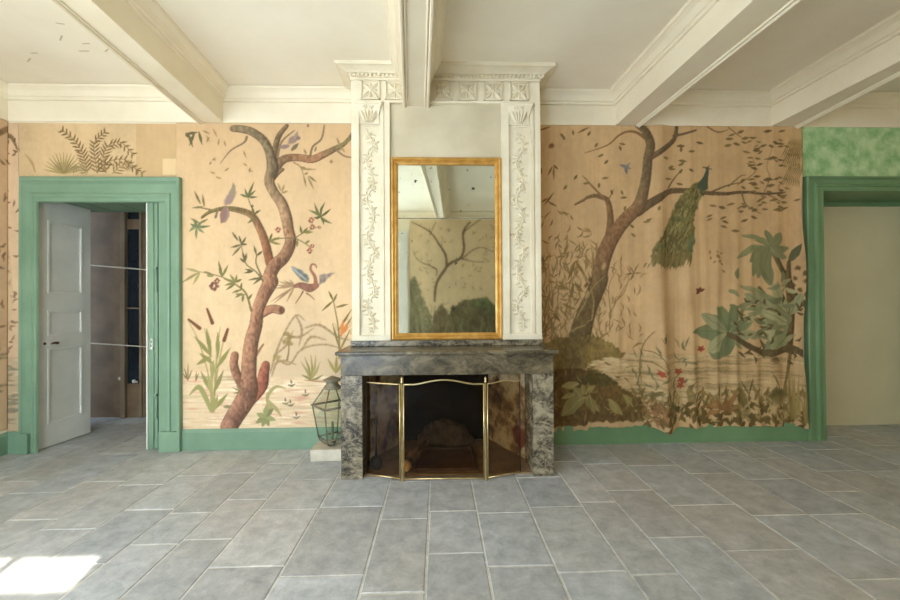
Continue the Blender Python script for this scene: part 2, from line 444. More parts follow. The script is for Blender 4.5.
# beams: seen edges of the underside, carried to both walls
MOULD = [(0, 3.155), (0.018, 3.158), (0.022, 3.178), (0.034, 3.182), (0.040, 3.20), (0.052, 3.225), (0.078, 3.245), (0.086, 3.247), (0.092, 3.262), (0.092, ZC), (0, ZC)]
def beam(name, pl, pr, yend, beads, label):
    def edge(p, q):
        a, c = at(*p, Z=ZB), at(*q, Z=ZB); k = (c.x - a.x) / (c.y - a.y)
        return lambda y: a.x + k * (y - a.y)
    el, er = edge(*pl), edge(*pr)
    b = MB(); ya, yb = BACKY, yend
    V = [b.v(p) for p in ((el(ya), ya, ZB), (er(ya), ya, ZB), (er(yb), yb, ZB), (el(yb), yb, ZB), (el(ya), ya, ZC), (er(ya), ya, ZC), (er(yb), yb, ZC), (el(yb), yb, ZC))]
    for q in ((3, 2, 1, 0), (4, 5, 6, 7), (0, 1, 5, 4), (1, 2, 6, 5), (2, 3, 7, 6), (3, 0, 4, 7)): b.face([V[i] for i in q])
    o = struct(b.build(name, M_PLASTER, origin=((el(yb) + er(yb)) / 2, yb, ZB)), label, 'ceiling beam')
    b = MB()
    b.sweep([(er(yb), yb), (er(ya), ya)][::-1], MOULD); b.build('moulding', M_PLASTER, o)
    b = MB(); b.sweep([(el(yb), yb), (el(ya), ya)], MOULD); b.build('moulding', M_PLASTER, o)
    for sgn, e in ((-1, el), (1, er)):
        if sgn not in beads: continue
        b = MB()
        for o0, o1, dz in ((0.0, 0.026, 0.022), (0.030, 0.042, 0.012)):
            pts = []
            for y in (ya, yb):
                x0, x1 = e(y) - sgn * o0, e(y) - sgn * o1
                pts.append([b.v((x, y, z)) for x, z in ((x0, ZB + .004), (x0, ZB - dz * .6), (x0 * .7 + x1 * .3, ZB - dz), (x0 * .3 + x1 * .7, ZB - dz), (x1, ZB - dz * .6), (x1, ZB + .004))])
            for k in range(6): b.face([pts[0][k], pts[0][(k + 1) % 6], pts[1][(k + 1) % 6], pts[1][k]])
            b.face(pts[0]); b.face(pts[1][::-1])
        b.build('bead', M_PLASTER, o)
    return el, er
EDGES = []
EDGES.append(beam('ceiling_beam', ((53, 0), (200, 123.5)), ((90.7, 0), (225, 124)), D, (-1,), 'white ceiling beam over the left doorway wall'))
EDGES.append(beam('ceiling_beam.001', ((398, 0), (402.5, 101.5)), ((434.7, 0), (429.5, 102.5)), BF, (-1, 1), 'central white beam running into the chimney breast'))
EDGES.append(beam('ceiling_beam.002', ((753.8, 0), (621.5, 120)), ((799, 0), (643.3, 123)), D, (1,), 'white beam right of the chimney breast'))
EDGES.append(beam('ceiling_beam.003', ((900, 61), (775.6, 124)), ((900, 74), (803.6, 124)), D, (1,), 'rightmost white ceiling beam above the niche'))

# crown moulding of each bay along the chimney wall
CROWN = [(0, ZB), (0.012, ZB), (0.012, 3.150)] + [(o + 0.012 if z < ZC - 1e-6 else o, z) for o, z in MOULD[:-1]] + [(0, ZC)]
bays = [(LX, EDGES[0][0](D)), (EDGES[0][1](D), BX0), (BX1, EDGES[2][0](D)), (EDGES[2][1](D), EDGES[3][0](D)), (EDGES[3][1](D), RX)]
for i, (xa, xb) in enumerate(bays):
    b = MB(); b.sweep([(xa, D), (xb, D)], CROWN); struct(b.build('trim_%d' % (i + 1), M_PLASTER), 'white crown moulding above the painted wall', 'moulding')
b = MB(); b.sweep([(LX, BACKY), (LX, D)], CROWN); struct(b.build('trim_6', M_PLASTER), 'white crown moulding on the left wall', 'moulding')
b = MB(); b.sweep([(RX, BACKY), (LX, BACKY)], CROWN); struct(b.build('trim_7', M_PLASTER), 'white crown moulding opposite the fireplace', 'moulding')

# chimney breast (the hearth runs through below)
b = MB(); b.box(BX0, BX1, BF, D, 0.96, ZC)
struct(b.build('chimney_breast', M_PLASTER), 'white plastered chimney breast', 'wall')

# skirting
BZ = at(250, 428, Y=D).z
def skirt(name, x0, x1, y, label, z1=BZ, mt=None):
    b = MB(); b.sweep([(x0, y), (x1, y)], [(0, 0), (0.024, 0), (0.024, z1 - 0.03), (0.018, z1 - 0.018), (0.012, z1 - 0.004), (0.006, z1), (0, z1)])
    struct(b.build(name, mt or M_GREEN), label, 'skirting board')
skirt('baseboard_left', DCX1, -0.735, D, 'green skirting board left of the fireplace')
skirt('baseboard_right', 0.872, NCX0, D, 'green skirting board right of the fireplace', mt=M_GREEN_DIM)
b = MB(); b.sweep([(LX, FILL_WINDOW_L[0]), (LX, D)], [(0, 0), (0.024, 0), (0.024, BZ - 0.03), (0.012, BZ - 0.004), (0.006, BZ), (0, BZ)])
struct(b.build('baseboard_side', M_GREEN), 'green skirting board along the left wall', 'skirting board')
skirt('baseboard_corner', LX, DCX0, D, 'green skirting board left of the doorway')

# doorway casing with deep green lining
def casing(b, x0, x1, xi0, xi1, zo, zi, right=True):
    prof = [(0, 0.0), (0, 0.046), (0.006, 0.052), (0.024, 0.052), (0.030, 0.040), (0.040, 0.028), (0.088, 0.026), (0.094, 0.038), (0.112, 0.042), (0.118, 0.034), (0.136, 0.032), (0.142, 0.016), (1.0, 0.015), (1.0, 0)]
    wl = xi0 - x0
    def P(o, t): return min(o, 0.160) if o < 1 else t
    for i in range(len(prof) - 1):
        pass
    # three mitred runs: left jamb, head, right jamb
    def pt(o, d, k):
        if k == 0: return (x0 + P(o, wl), D - d, 0.0)
        if k == 1: return (x0 + P(o, wl), D - d, zo - P(o, zo - zi) * (zo - zi) / max(wl, 1e-6) if o < 1 else zi)
        if k == 2: return (x1 - P(o, x1 - xi1), D - d, zo - P(o, zo - zi) * (zo - zi) / max(wl, 1e-6) if o < 1 else zi)
        return (x1 - P(o, x1 - xi1), D - d, 0.0)
    rings = [[b.v(pt(o, d, k)) for o, d in prof] for k in range(4 if right else 3)]
    for a, c in zip(rings, rings[1:]):
        for k in range(len(prof) - 1): b.face([a[k], c[k], c[k + 1], a[k + 1]])
b = MB()
casing(b, DCX0, DCX1, DX0, DX1, DCZ, DZ)
b.box(OX0 - .001, DX0, D - .017, D + .012, 0, DZ + .02); b.box(DX1, OX1 + .001, D - .017, D + .012, 0, DZ + .02)
b.box(OX0 - 0.001, OX0 + 0.012, D + .012, WT, 0, DZ); b.box(OX1 - 0.012, OX1 + 0.001, D + .012, WT, 0, DZ); b.box(OX0, OX1, D - 0.016, WT, DZ - 0.0, DZ + 0.021)
for k in (1, 2, 3): b.box(OX0 + .02 + k * .3, OX0 + .026 + k * .3, D + .02, WT - .01, DZ - .004, DZ + .002)
b.box(DCX0 - 0.004, DX0 - 0.02, D - 0.056, D, 0, 0.18, 0, 0.004); b.box(DX1 + 0.02, DCX1 + 0.004, D - 0.056, D, 0, 0.18, 0, 0.004)
struct(b.build('door_1', [M_GREEN, M_STONE]), 'wide green moulded doorway casing', 'doorway')
b = MB()
casing(b, NCX0, NX1 + 0.18, NX0, NX1, NCZ, NZ)
b.box(NX0 - 0.001, NX0 + 0.012, D - 0.016, 4.11, 0, NZ); b.box(NX0, NX1, D - 0.016, 4.11, NZ - 0.012, NZ + 0.001); b.box(NX1 - 0.012, NX1 + 0.001, D - 0.016, 4.11, 0, NZ)
b.box(NX0 + 0.012, NX1 - 0.012, 4.09, 4.11, NZ - 0.06, NZ - 0.012)
struct(b.build('door_2', M_GREEN_DIM), 'green casing of the closed niche at far right', 'doorway')

# ------------------------------------------------------------------ the paintings
def smooth_noise(shape, cell, rng):
    ny, nx = shape
    gy, gx = int(ny / cell[0]) + 3, int(nx / cell[1]) + 3
    g = rng.random((gy, gx))
    yy = np.arange(ny) / cell[0]; xx = np.arange(nx) / cell[1]
    iy = yy.astype(int); ix = xx.astype(int); fy = (yy - iy)[:, None]; fx = (xx - ix)[None, :]
    fy = fy * fy * (3 - 2 * fy); fx = fx * fx * (3 - 2 * fx)
    a = g[iy][:, ix]; c = g[iy][:, ix + 1]; d = g[iy + 1][:, ix]; e = g[iy + 1][:, ix + 1]
    return (a * (1 - fx) + c * fx) * (1 - fy) + (d * (1 - fx) + e * fx) * fy

class Sheet:
    """a painted sheet: a fine grid of points on a wall, painted with brush strokes; brush positions are given in
    sheet units (108 to the metre), x to the right and y downwards"""
    def __init__(s, x0, x1, y0, y1, step, paper, seed, conv):
        s.conv = conv; s.rng = np.random.default_rng(seed)
        a = conv(x0, y0); c = conv(x1, y1)
        s.X0, s.X1, s.Z1, s.Z0 = a[0], c[0], a[1], c[1]
        if s.X0 > s.X1: s.X0, s.X1 = s.X1, s.X0
        s.nx = int((s.X1 - s.X0) / step) + 1; s.nz = int((s.Z1 - s.Z0) / step) + 1
        s.xs = np.linspace(s.X0, s.X1, s.nx); s.zs = np.linspace(s.Z0, s.Z1, s.nz)
        s.c = np.zeros((s.nz, s.nx, 3)) + np.array(paper, float)
        sh = (s.nz, s.nx); k = 0.006 / step
        n = 0.5 * smooth_noise(sh, (70 * k, 50 * k), s.rng) + 0.3 * smooth_noise(sh, (22 * k, 16 * k), s.rng) + 0.2 * smooth_noise(sh, (7 * k, 5 * k), s.rng)
        s.n1 = n; s.fine = smooth_noise(sh, (3 * k + 1, 2 * k + 1), s.rng)
        s.c *= (0.92 + 0.15 * n + 0.03 * (s.fine - .5))[:, :, None]
        s.u = 1 / 108.0; s.base = s.c.copy()
    def win(s, xa, xb, za, zb):
        i0 = max(0, np.searchsorted(s.xs, xa) - 1); i1 = min(s.nx, np.searchsorted(s.xs, xb) + 1)
        j0 = max(0, np.searchsorted(s.zs, za) - 1); j1 = min(s.nz, np.searchsorted(s.zs, zb) + 1)
        if i1 <= i0 or j1 <= j0: return None
        return slice(j0, j1), slice(i0, i1), s.xs[i0:i1][None, :], s.zs[j0:j1][:, None]
    def lay(s, w, al, col):
        al = np.clip(al, 0, 1)[:, :, None]; s.c[w[0], w[1]] = s.c[w[0], w[1]] * (1 - al) + np.asarray(col, float) * al
    def seg(s, p, q, r0, r1, col, alpha=1.0, soft=0.5, shade=0, bark=0):
        u = s.u; R = max(r0, r1) * u + 2 * soft * u
        w = s.win(min(p[0], q[0]) - R, max(p[0], q[0]) + R, min(p[1], q[1]) - R, max(p[1], q[1]) + R)
        if w is None: return
        X, Z = w[2], w[3]; dx, dz = q[0] - p[0], q[1] - p[1]; L2 = dx * dx + dz * dz + 1e-12
        t = np.clip(((X - p[0]) * dx + (Z - p[1]) * dz) / L2, 0, 1)
        ex, ez = X - p[0] - t * dx, Z - p[1] - t * dz
        d = np.sqrt(ex * ex + ez * ez); r = (r0 + (r1 - r0) * t) * u
        al = np.clip((r - d) / (soft * u) + 0.5, 0, 1) * alpha
        cc = np.asarray(col, float)
        if shade or bark:
            side = np.clip(ex / np.maximum(r, 1e-6), -1, 1)
            tone = 1 - shade * (side * 0.7 + 0.45 * np.abs(side) ** 3)
            if bark: tone = tone * (1 + bark * (s.fine[w[0], w[1]] - 0.5) * 1.2 + bark * (s.n1[w[0], w[1]] - 0.5) * 2.4)
            cc = cc[None, None, :] * tone[:, :, None]
        s.lay(w, al, cc)
    def stroke(s, pts, wd, col, alpha=1.0, soft=0.7, shade=0, bark=0, cols=None):
        if shade: s.stroke([(x + .35, y + .2) for x, y in pts], [v * 1.03 + .8 for v in wd], (84, 60, 42), .75, .7)
        P = [s.conv(*p) for p in pts]; n = len(P)
        W = [float(x) for x in (wd if isinstance(wd, (list, tuple)) else [wd] * n)]
        Q, RR, CC = [], [], []
        for i in range(n - 1):
            p0, p1, p2, p3 = P[max(i - 1, 0)], P[i], P[i + 1], P[min(i + 2, n - 1)]
            m = 6 if (shade or bark) else 4
            for k in range(m):
                t = k / m
                f = lambda a, b, c, d: 0.5 * (2 * b + (c - a) * t + (2 * a - 5 * b + 4 * c - d) * t * t + (3 * b - a - 3 * c + d) * t ** 3)
                Q.append((f(p0[0], p1[0], p2[0], p3[0]), f(p0[1], p1[1], p2[1], p3[1]))); RR.append((W[i] + (W[i + 1] - W[i]) * t) / 2)
                CC.append(t + i)
        Q.append(P[-1]); RR.append(W[-1] / 2); CC.append(n - 1)
        for i in range(len(Q) - 1):
            cc = col
            if cols is not None:
                k = CC[i] / (n - 1) * (len(cols) - 1); a = int(min(k, len(cols) - 2)); f = k - a
                cc = np.array(cols[a]) * (1 - f) + np.array(cols[a + 1]) * f
            s.seg(Q[i], Q[i + 1], RR[i], RR[i + 1], cc, alpha, soft, shade, bark)
    def leaf(s, a, b, wd, col, alpha=0.85, curve=0.0, blunt=False):
        """leaf from stalk a to tip b"""
        ax, ay = a; bx, by = b; L = math.hypot(bx - ax, by - ay); nx, ny = -(by - ay) / (L + 1e-6), (bx - ax) / (L + 1e-6)
        m = ((ax + bx) / 2 + nx * curve * L, (ay + by) / 2 + ny * curve * L)
        q1 = ((ax * .6 + m[0] * .4), (ay * .6 + m[1] * .4)); 
        col = np.array(col, float) * s.rng.uniform(0.88, 1.1)
        s.stroke([a, ((ax + m[0]) / 2, (ay + m[1]) / 2), m, ((bx + m[0]) / 2, (by + m[1]) / 2), b], [0.8, wd * .7, wd, wd * .95, wd * .35] if blunt else [0.5, wd * .75, wd, wd * .6, 0.25], col, alpha, 0.6)
    def fan(s, c, tips, wd, col, alpha=0.85):
        for t in tips: s.leaf(c, t, wd, col, alpha, s.rng.uniform(-.1, .1))
    def blob(s, c, rx, ry, ang, col, alpha=1.0, soft=0.25, rough=0.0):
        p = s.conv(*c); u = s.u; R = max(rx, ry) * u * 1.4
        w = s.win(p[0] - R, p[0] + R, p[1] - R, p[1] + R)
        if w is None: return
        X, Z = w[2] - p[0], w[3] - p[1]; ca, sa = math.cos(ang), math.sin(ang)
        a = (X * ca + Z * sa) / (rx * u); e = (-X * sa + Z * ca) / (ry * u)
        d = np.sqrt(a * a + e * e)
        if rough: d = d + rough * (s.fine[w[0], w[1]] - .5) + rough * (s.n1[w[0], w[1]] - .5)
        s.lay(w, np.clip((1 - d) / soft, 0, 1) * alpha, col)
    def poly(s, pts, col, alpha=1.0, rough=0.0, bark=0.0):
        P = np.array([s.conv(*p) for p in pts]); 
        w = s.win(P[:, 0].min(), P[:, 0].max(), P[:, 1].min(), P[:, 1].max())
        if w is None: return
        X = np.broadcast_to(w[2], (w[3].shape[0], w[2].shape[1])); Z = np.broadcast_to(w[3], X.shape)
        if rough:
            X = X + rough * s.u * (s.fine[w[0], w[1]] - .5) * 2; Z = Z + rough * s.u * (s.n1[w[0], w[1]] - .5) * 4
        ins = np.zeros(X.shape, bool); n = len(P)
        for i in range(n):
            x1, z1 = P[i]; x2, z2 = P[(i + 1) % n]
            if z1 == z2: continue
            ins ^= ((z1 > Z) != (z2 > Z)) & (X < (x2 - x1) * (Z - z1) / (z2 - z1) + x1)
        al = ins.astype(float)
        k = al.copy(); k[1:] += al[:-1]; k[:-1] += al[1:]; k[:, 1:] += al[:, :-1]; k[:, :-1] += al[:, 1:]; al = k / 5
        c = np.asarray(col, float)[None, None, :]
        if bark: c = c * (1 + bark * (s.fine[w[0], w[1]] - .5) + bark * 2 * (s.n1[w[0], w[1]] - .5))[:, :, None]
        s.lay(w, al * alpha, c)
    def scatter(s, x0, x1, y0, y1, n, ln, wd, col, alpha=0.6, up=True):
        for _ in range(n):
            x, y = s.rng.uniform(x0, x1), s.rng.uniform(y0, y1); a = s.rng.uniform(0, 2 * PI) if not up else s.rng.normal(-PI / 2, 0.55)
            l = ln * s.rng.uniform(.6, 1.3); s.leaf((x, y), (x + l * math.cos(a), y + l * math.sin(a)), wd, col, alpha, s.rng.uniform(-.2, .2))
    def streaks(s, x0, x1, y0, y1, n, col, alpha, wd=1.2, ln=30):
        for _ in range(n):
            x, y = s.rng.uniform(x0, x1), s.rng.uniform(y0, y1); l = s.rng.uniform(.3, 1) * ln
            s.stroke([(x - l / 2, y), (x, y + s.rng.normal(0, .7)), (x + l / 2, y)], [.3, wd * s.rng.uniform(.6, 1.5), .3], col, alpha, 0.9)
    def age(s, keep=0.9, sat=0.88, streak=.015, blur=False):
        k = keep * (0.86 + 0.30 * s.n1)[:, :, None]
        c = s.base + (s.c - s.base) * np.clip(k, 0, 1)
        g = c.mean(2, keepdims=True); c = g + (c - g) * sat
        for ax in (0, 1):
            if not blur: break
            p = np.concatenate([np.take(c, [0], ax), c, np.take(c, [-1], ax)], ax)
            n = c.shape[ax]; c = .25 * np.take(p, range(0, n), ax) + .5 * np.take(p, range(1, n + 1), ax) + .25 * np.take(p, range(2, n + 2), ax)
        st = smooth_noise((s.nz, s.nx), (60, 2.2), s.rng) - .5
        s.c = c * (1 + streak * st[:, :, None])
    def mesh(s, name, Y, mat, depth=None, bottom=None, thick=0.003, facing=-1):
        X, Z = np.meshgrid(s.xs, s.zs); Yv = np.full_like(X, Y)
        if bottom is not None:
            bz = bottom(s.xs, s); Z = bz[None, :] + (Z - s.Z0) / (s.Z1 - s.Z0) * (s.Z1 - bz[None, :])
        if depth is not None:
            dd, xx = depth(X, Z); Yv = Yv + facing * dd; X = X + xx
        ox, oz = (s.X0 + s.X1) / 2, s.Z0
        co = np.stack([X - ox, Yv - Y, Z - oz], -1).reshape(-1, 3).astype(np.float32)
        idx = np.arange(s.nz * s.nx).reshape(s.nz, s.nx)
        q = np.stack([idx[:-1, :-1], idx[:-1, 1:], idx[1:, 1:], idx[1:, :-1]], -1).reshape(-1, 4)
        if facing > 0: q = q[:, ::-1]
        me = bpy.data.meshes.new(name); me.vertices.add(len(co)); me.vertices.foreach_set('co', co.ravel())
        me.loops.add(q.size); me.loops.foreach_set('vertex_index', q.ravel().astype(np.int32))
        me.polygons.add(len(q)); me.polygons.foreach_set('loop_start', (np.arange(len(q)) * 4).astype(np.int32)); me.polygons.foreach_set('loop_total', np.full(len(q), 4, np.int32))
        me.polygons.foreach_set('use_smooth', np.ones(len(q), bool)); me.update(calc_edges=True); me.validate()
        at_ = me.attributes.new('paint', 'FLOAT_COLOR', 'POINT')
        lin = np.ones((len(co), 4), np.float32); lin[:, :3] = s2l(np.clip(s.c, 0, 255)).reshape(-1, 3)
        at_.data.foreach_set('color', lin.ravel()); me.materials.append(mat)
        o = bpy.data.objects.new(name, me); COL.objects.link(o); o.location = (ox, Y, oz)
        so_ = o.modifiers.new('thickness', 'SOLIDIFY'); so_.thickness = thick; so_.offset = -1
        return o

def on_wall(x, y):
    p = at(x, y, Y=D); return (p.x, p.z)
def tile(ox, oy, sc): return lambda x, y: (ox + x / sc, oy + y / sc)

OLIVE, OLIVE_D, TEAL, BARK, BARK_R, BARK_G, RUST, MAUVE = (128, 118, 76), (102, 92, 60), (112, 130, 106), (140, 100, 72), (150, 104, 78), (122, 100, 72), (146, 82, 64), (150, 124, 112)

# ---- left painting
L = Sheet(176.5, 364, 123, 430, 0.0065, (214, 182, 140), 3, on_wall)
A, B, C, Dt, E_, F = tile(178, 124, 5.94), tile(266, 124, 5.94), tile(178, 225, 5.72), tile(266, 225, 5.71), tile(178, 330, 6), tile(266, 330, 6)
T3, T4 = tile(170, 115, 3.53), tile(170, 280, 3.333)
w_ = L.win(-9, 9, at(250, 376, Y=D).z - 1, at(250, 372, Y=D).z); L.lay(w_, np.full((w_[3].shape[0], w_[2].shape[1]), .45), (232, 205, 170))
def m(f, *pts): return [f(*p) for p in pts]
# pale sky wash in the middle, mist
for k in range(14): L.blob((L.rng.uniform(200, 330), L.rng.uniform(270, 370)), 26, 18, 0, (236, 208, 164), 0.16, 0.9)
w_ = L.win(-9, 9, 0, 9); zz = (w_[3] - at(250, 330, Y=D).z) / 2.2
L.lay(w_, np.clip(zz, 0, 1) * .45 + 0 * w_[2], (190, 148, 100)); L.base = L.c.copy()
for k in range(60): x, y = L.rng.uniform(290, 352), L.rng.uniform(318, 374); L.stroke([(x, y), (x + L.rng.uniform(-4, 4), y + 3), (x + L.rng.uniform(-6, 9), y + L.rng.uniform(3, 9))], [.4, 1.1, .3], (170, 144, 104), .45)
# mountain
L.poly(m(T4, (330, 322), (350, 255), (372, 185), (420, 115), (455, 132), (520, 160), (620, 200), (640, 330)), (204, 176, 140), .85)
for pl in (((335, 310), (352, 250), (380, 180), (420, 118), (450, 135)), ((420, 118), (440, 165), (430, 220)), ((450, 160), (500, 150), (560, 190), (600, 200)), ((380, 180), (430, 190), (480, 160)), ((340, 320), (360, 270), (400, 280), (440, 230), (520, 215), (600, 240)), ((440, 235), (470, 190), (520, 200)), ((350, 250), (390, 215), (410, 170))):
    L.stroke(m(T4, *pl), [1, 2.4] + [1.6] * (len(pl) - 3) + [.6], (150, 122, 88), .8, 1.3)
L.streaks(182, 352, 376, 427, 90, (196, 170, 132), .5, 1.3, 34); L.streaks(182, 352, 378, 427, 60, (206, 150, 122), .35, 2.2, 24); L.streaks(182, 352, 376, 427, 60, (244, 222, 190), .5, 1.6, 30)
L.streaks(182, 245, 376, 380, 10, (170, 150, 112), .6, 1.2, 40)
for (x, y) in ((395, 195), (390, 180), (400, 210), (385, 205), (405, 190)): L.blob(T4(x, y), 3.6, 2.2, 0, (138, 116, 66), .8, .5, .8)
L.stroke(m(T4, (397, 210), (396, 240), (390, 270)), [1.2, 1.4, 2], (140, 112, 72)); L.stroke(m(T4, (350, 280), (380, 268), (420, 282)), [1, 2, 1], (160, 130, 90), .8)
L.blob(T4(358, 258), 4.5, 3.0, 0, (150, 128, 76), .8, .5, .8)
# agave
for t in ((210, 190), (232, 160), (270, 148), (300, 150), (325, 190), (345, 268), (215, 268)): L.leaf(F(270, 302), F(*t), 2.2, (148, 134, 80), .85, .05)
L.stroke(m(F, (230, 300), (300, 306), (370, 312)), [.6, 1.6, .6], (160, 120, 84), .8)
# birds on the water and ground plants
for (x, y) in ((240, 380), (150, 440), (185, 515), (120, 430), (155, 322)): L.leaf(F(x - 22, y + 8), F(x + 22, y), 1.9, (128, 116, 84), .8, .2); L.leaf(F(x, y), F(x - 6, y - 26), 1.6, (128, 110, 84), .8)
for pl in (((20, 490), (10, 400), (60, 340), (120, 352)), ((15, 420), (60, 470), (95, 520)), ((10, 540), (30, 470), (20, 430))):
    L.stroke(m(F, *pl), [1, 3.6] + [3] * (len(pl) - 3) + [.5], (164, 150, 96), .85)
for t in ((-60, 560), (-20, 580), (20, 575), (60, 540), (45, 470), (5, 450), (-55, 500)): L.leaf(F(-5, 520), F(*t), 5, (142, 140, 90), .85)
# tree on the left painting
trunk = m(T3, (222, 48), (255, 50), (290, 60), (330, 90), (352, 135), (362, 190), (350, 232), (366, 272), (394, 312), (410, 360), (418, 405), (425, 450), (402, 500), (366, 535), (348, 580)) + m(T4, (335, 5), (312, 50), (292, 100), (286, 150), (272, 200), (264, 262), (262, 320), (262, 365), (248, 402), (218, 450), (196, 488))
tw = [x / 3.53 for x in (20, 24, 26, 28, 30, 42, 34, 32, 36, 38, 36, 38, 42, 46, 44)] + [x / 3.333 for x in (50, 42, 38, 42, 46, 48, 50, 62, 64, 60, 56)]
tcols = [(126, 106, 78), (122, 106, 78), (132, 108, 80), (146, 108, 78), (150, 106, 78), (154, 110, 82), (150, 106, 80), (156, 110, 88)]
L.stroke(m(T3, (366, 195), (400, 157), (450, 150), (500, 156), (540, 140), (580, 120), (618, 98), (646, 60)), [9, 7, 6, 6.6, 6, 4.6, 3, 1.6], BARK, 1, .7, .3, .25, [(116, 100, 76), (138, 100, 70), (138, 98, 70), (116, 100, 70), (122, 106, 76)])
L.stroke(m(T3, (366, 180), (372, 115), (385, 72), (412, 38)), [6, 5, 4.2, 3], BARK_G, 1, .7, .3, .2)
L.stroke(m(T3, (380, 150), (395, 95), (440, 55)), [2.5, 2, 1], BARK_G, .9)
L.stroke(m(T3, (495, 148), (505, 112), (535, 85), (545, 38)), [2.2, 2, 1.8, 1.4], BARK_G, .9)
L.stroke(m(T3, (580, 118), (615, 145), (640, 150)), [2, 1.6, 1], BARK_G, .9); L.stroke(m(T3, (590, 115), (625, 95), (648, 78)), [3, 2.6, 2], OLIVE, .9)
L.stroke(m(T3, (362, 225), (385, 200), (398, 192)), [4, 3, 2.2], BARK_G, .9, .7, .2, .2)
L.stroke(m(T3, (352, 520), (336, 450), (312, 390), (286, 352), (240, 335), (190, 330), (140, 342), (112, 362)), [8, 7.4, 6.4, 5.6, 4.6, 3.4, 2.4, 1.4], BARK, 1, .7, .3, .2, [(140, 88, 60), (142, 104, 70), (120, 104, 62), (120, 108, 66)])
L.stroke(m(T3, (145, 335), (110, 328), (85, 326)), [1.6, 1.2, .6], BARK_G, .9)
L.stroke(m(T3, (272, 78), (262, 98), (215, 126), (178, 172)), [2.4, 1.8, 1.4, .5], BARK_G, .9)
L.stroke(m(T4, (300, 112), (338, 96), (368, 100)), [9, 7, 7.6], BARK_R, 1, .7, .35, .25); L.blob(T4(370, 100), 2, 3.6, 0, (96, 66, 44), .8)
L.stroke(m(T4, (262, 372), (226, 322), (213, 282), (216, 250)), [12, 8, 7, 6.6], BARK_R, 1, .7, .35, .25)
L.stroke(m(T4, (268, 392), (304, 352), (312, 312), (319, 282)), [13, 11, 9.4, 7], (158, 92, 70), 1, .7, .35, .25)
L.stroke(m(T4, (288, 250), (302, 228), (312, 214)), [3, 2.2, 1.6], BARK_R, .9)
L.stroke(trunk, [x * .92 for x in tw], BARK, 1, .7, .36, .24, tcols)
for k in range(46):
    i = L.rng.integers(6, len(trunk) - 1); p, q = trunk[i - 1], trunk[i]; t = L.rng.random(); wv = tw[i] * .36
    x, y = p[0] + (q[0] - p[0]) * t + L.rng.uniform(-wv, wv), p[1] + (q[1] - p[1]) * t
    L.stroke([(x, y), (x + L.rng.normal(0, .8), y + L.rng.uniform(3, 8))], [.9, .3], [(104, 62, 42), (190, 136, 98)][k % 2], .6)
# leaves
lf = lambda f, col, wd, *prs: [L.leaf(f(*a), f(*c), wd, col, .85) for a, c in prs]
lf(A, OLIVE_D, 2.8, ((60, 50), (90, 140)), ((50, 55), (60, 80)), ((100, 50), (70, 130)), ((125, 45), (145, 125)), ((50, 60), (120, 50)))
lf(A, (150, 122, 78), 1.6, ((170, 70), (190, 105)), ((185, 80), (170, 110)), ((245, 90), (240, 130)), ((275, 100), (285, 135)), ((205, 215), (228, 205)), ((215, 200), (222, 222)), ((190, 240), (200, 225)), ((195, 285), (222, 296)), ((228, 315), (258, 325)), ((390, 235), (412, 250)), ((418, 270), (445, 285)), ((430, 262), (425, 290)), ((280, 280), (305, 262)), ((390, 160), (405, 200)), ((210, 30), (235, 80)), ((150, 40), (190, 60)))
lf(A, (104, 104, 64), 2.2, ((415, 435), (440, 370)), ((415, 435), (462, 395)), ((415, 435), (472, 435)), ((415, 435), (370, 418)), ((415, 435), (398, 385)), ((418, 430), (452, 345)), ((440, 500), (445, 480)), ((455, 535), (490, 512)), ((455, 535), (438, 490)), ((455, 560), (415, 590)))
L.stroke(m(A, (415, 435), (440, 500), (470, 560)), [.6, .9, 1.2], OLIVE_D)
lf(A, (126, 112, 70), 2.2, ((135, 475), (98, 398)), ((158, 492), (146, 418)), ((150, 492), (86, 500)), ((130, 590), (75, 560)), ((130, 590), (180, 565)))
L.fan(C(108, 12), m(C, (72, -6), (66, 38), (106, 80), (152, 46), (186, 6), (140, -24), (90, -30)), 2.6, (116, 122, 82))
lf(C, OLIVE_D, 2.2, ((345, 90), (310, 40)), ((365, 112), (390, 70)), ((365, 112), (350, 62)), ((365, 112), (303, 130)), ((365, 118), (310, 178)), ((365, 112), (395, 110)), ((385, 215), (355, 190)), ((385, 210), (393, 160)), ((385, 210), (370, 150)), ((430, 265), (385, 252)), ((430, 265), (380, 275)), ((450, 170), (435, 118)), ((452, 175), (485, 150)), ((480, 300), (405, 315)), ((480, 300), (430, 340)), ((480, 300), (460, 320)))
L.stroke(m(C, (488, 320), (450, 270), (385, 215), (365, 115)), [1.6, 1.2, 1, .5], OLIVE_D); L.stroke(m(C, (480, 295), (448, 220), (450, 170), (435, 120)), [1.6, 1.2, 1, .5], OLIVE_D)
lf(C, (150, 138, 88), 2.6, ((125, 268), (45, 248)), ((125, 268), (22, 330)), ((128, 270), (88, 340)), ((205, 290), (150, 265)), ((205, 292), (165, 290)))
L.stroke(m(C, (420, 490), (392, 395), (345, 350), (255, 298), (130, 268)), [2.2, 1.8, 1.4, 1, .5], (118, 104, 66))
lf(C, (118, 110, 64), 2.4, ((255, 295), (232, 205)), ((255, 295), (288, 228)), ((255, 295), (235, 250)), ((330, 328), (298, 282)), ((330, 328), (338, 285)), ((330, 328), (366, 310)), ((330, 328), (268, 345)), ((330, 335), (275, 372)), ((330, 328), (262, 308)), ((360, 370), (312, 388)), ((365, 390), (330, 415)), ((375, 400), (370, 440)), ((360, 375), (365, 330)), ((400, 430), (425, 395)), ((385, 400), (330, 395)))
def flower(f, x, y, r, col=RUST):
    p = f(x, y)
    for k in range(6): a = k * PI / 3 + L.rng.uniform(-.3, .3); L.blob((p[0] + r * .55 * math.cos(a), p[1] + r * .55 * math.sin(a)), r * .5, r * .36, a, np.array(col) * L.rng.uniform(.8, 1.15), .9, .5)
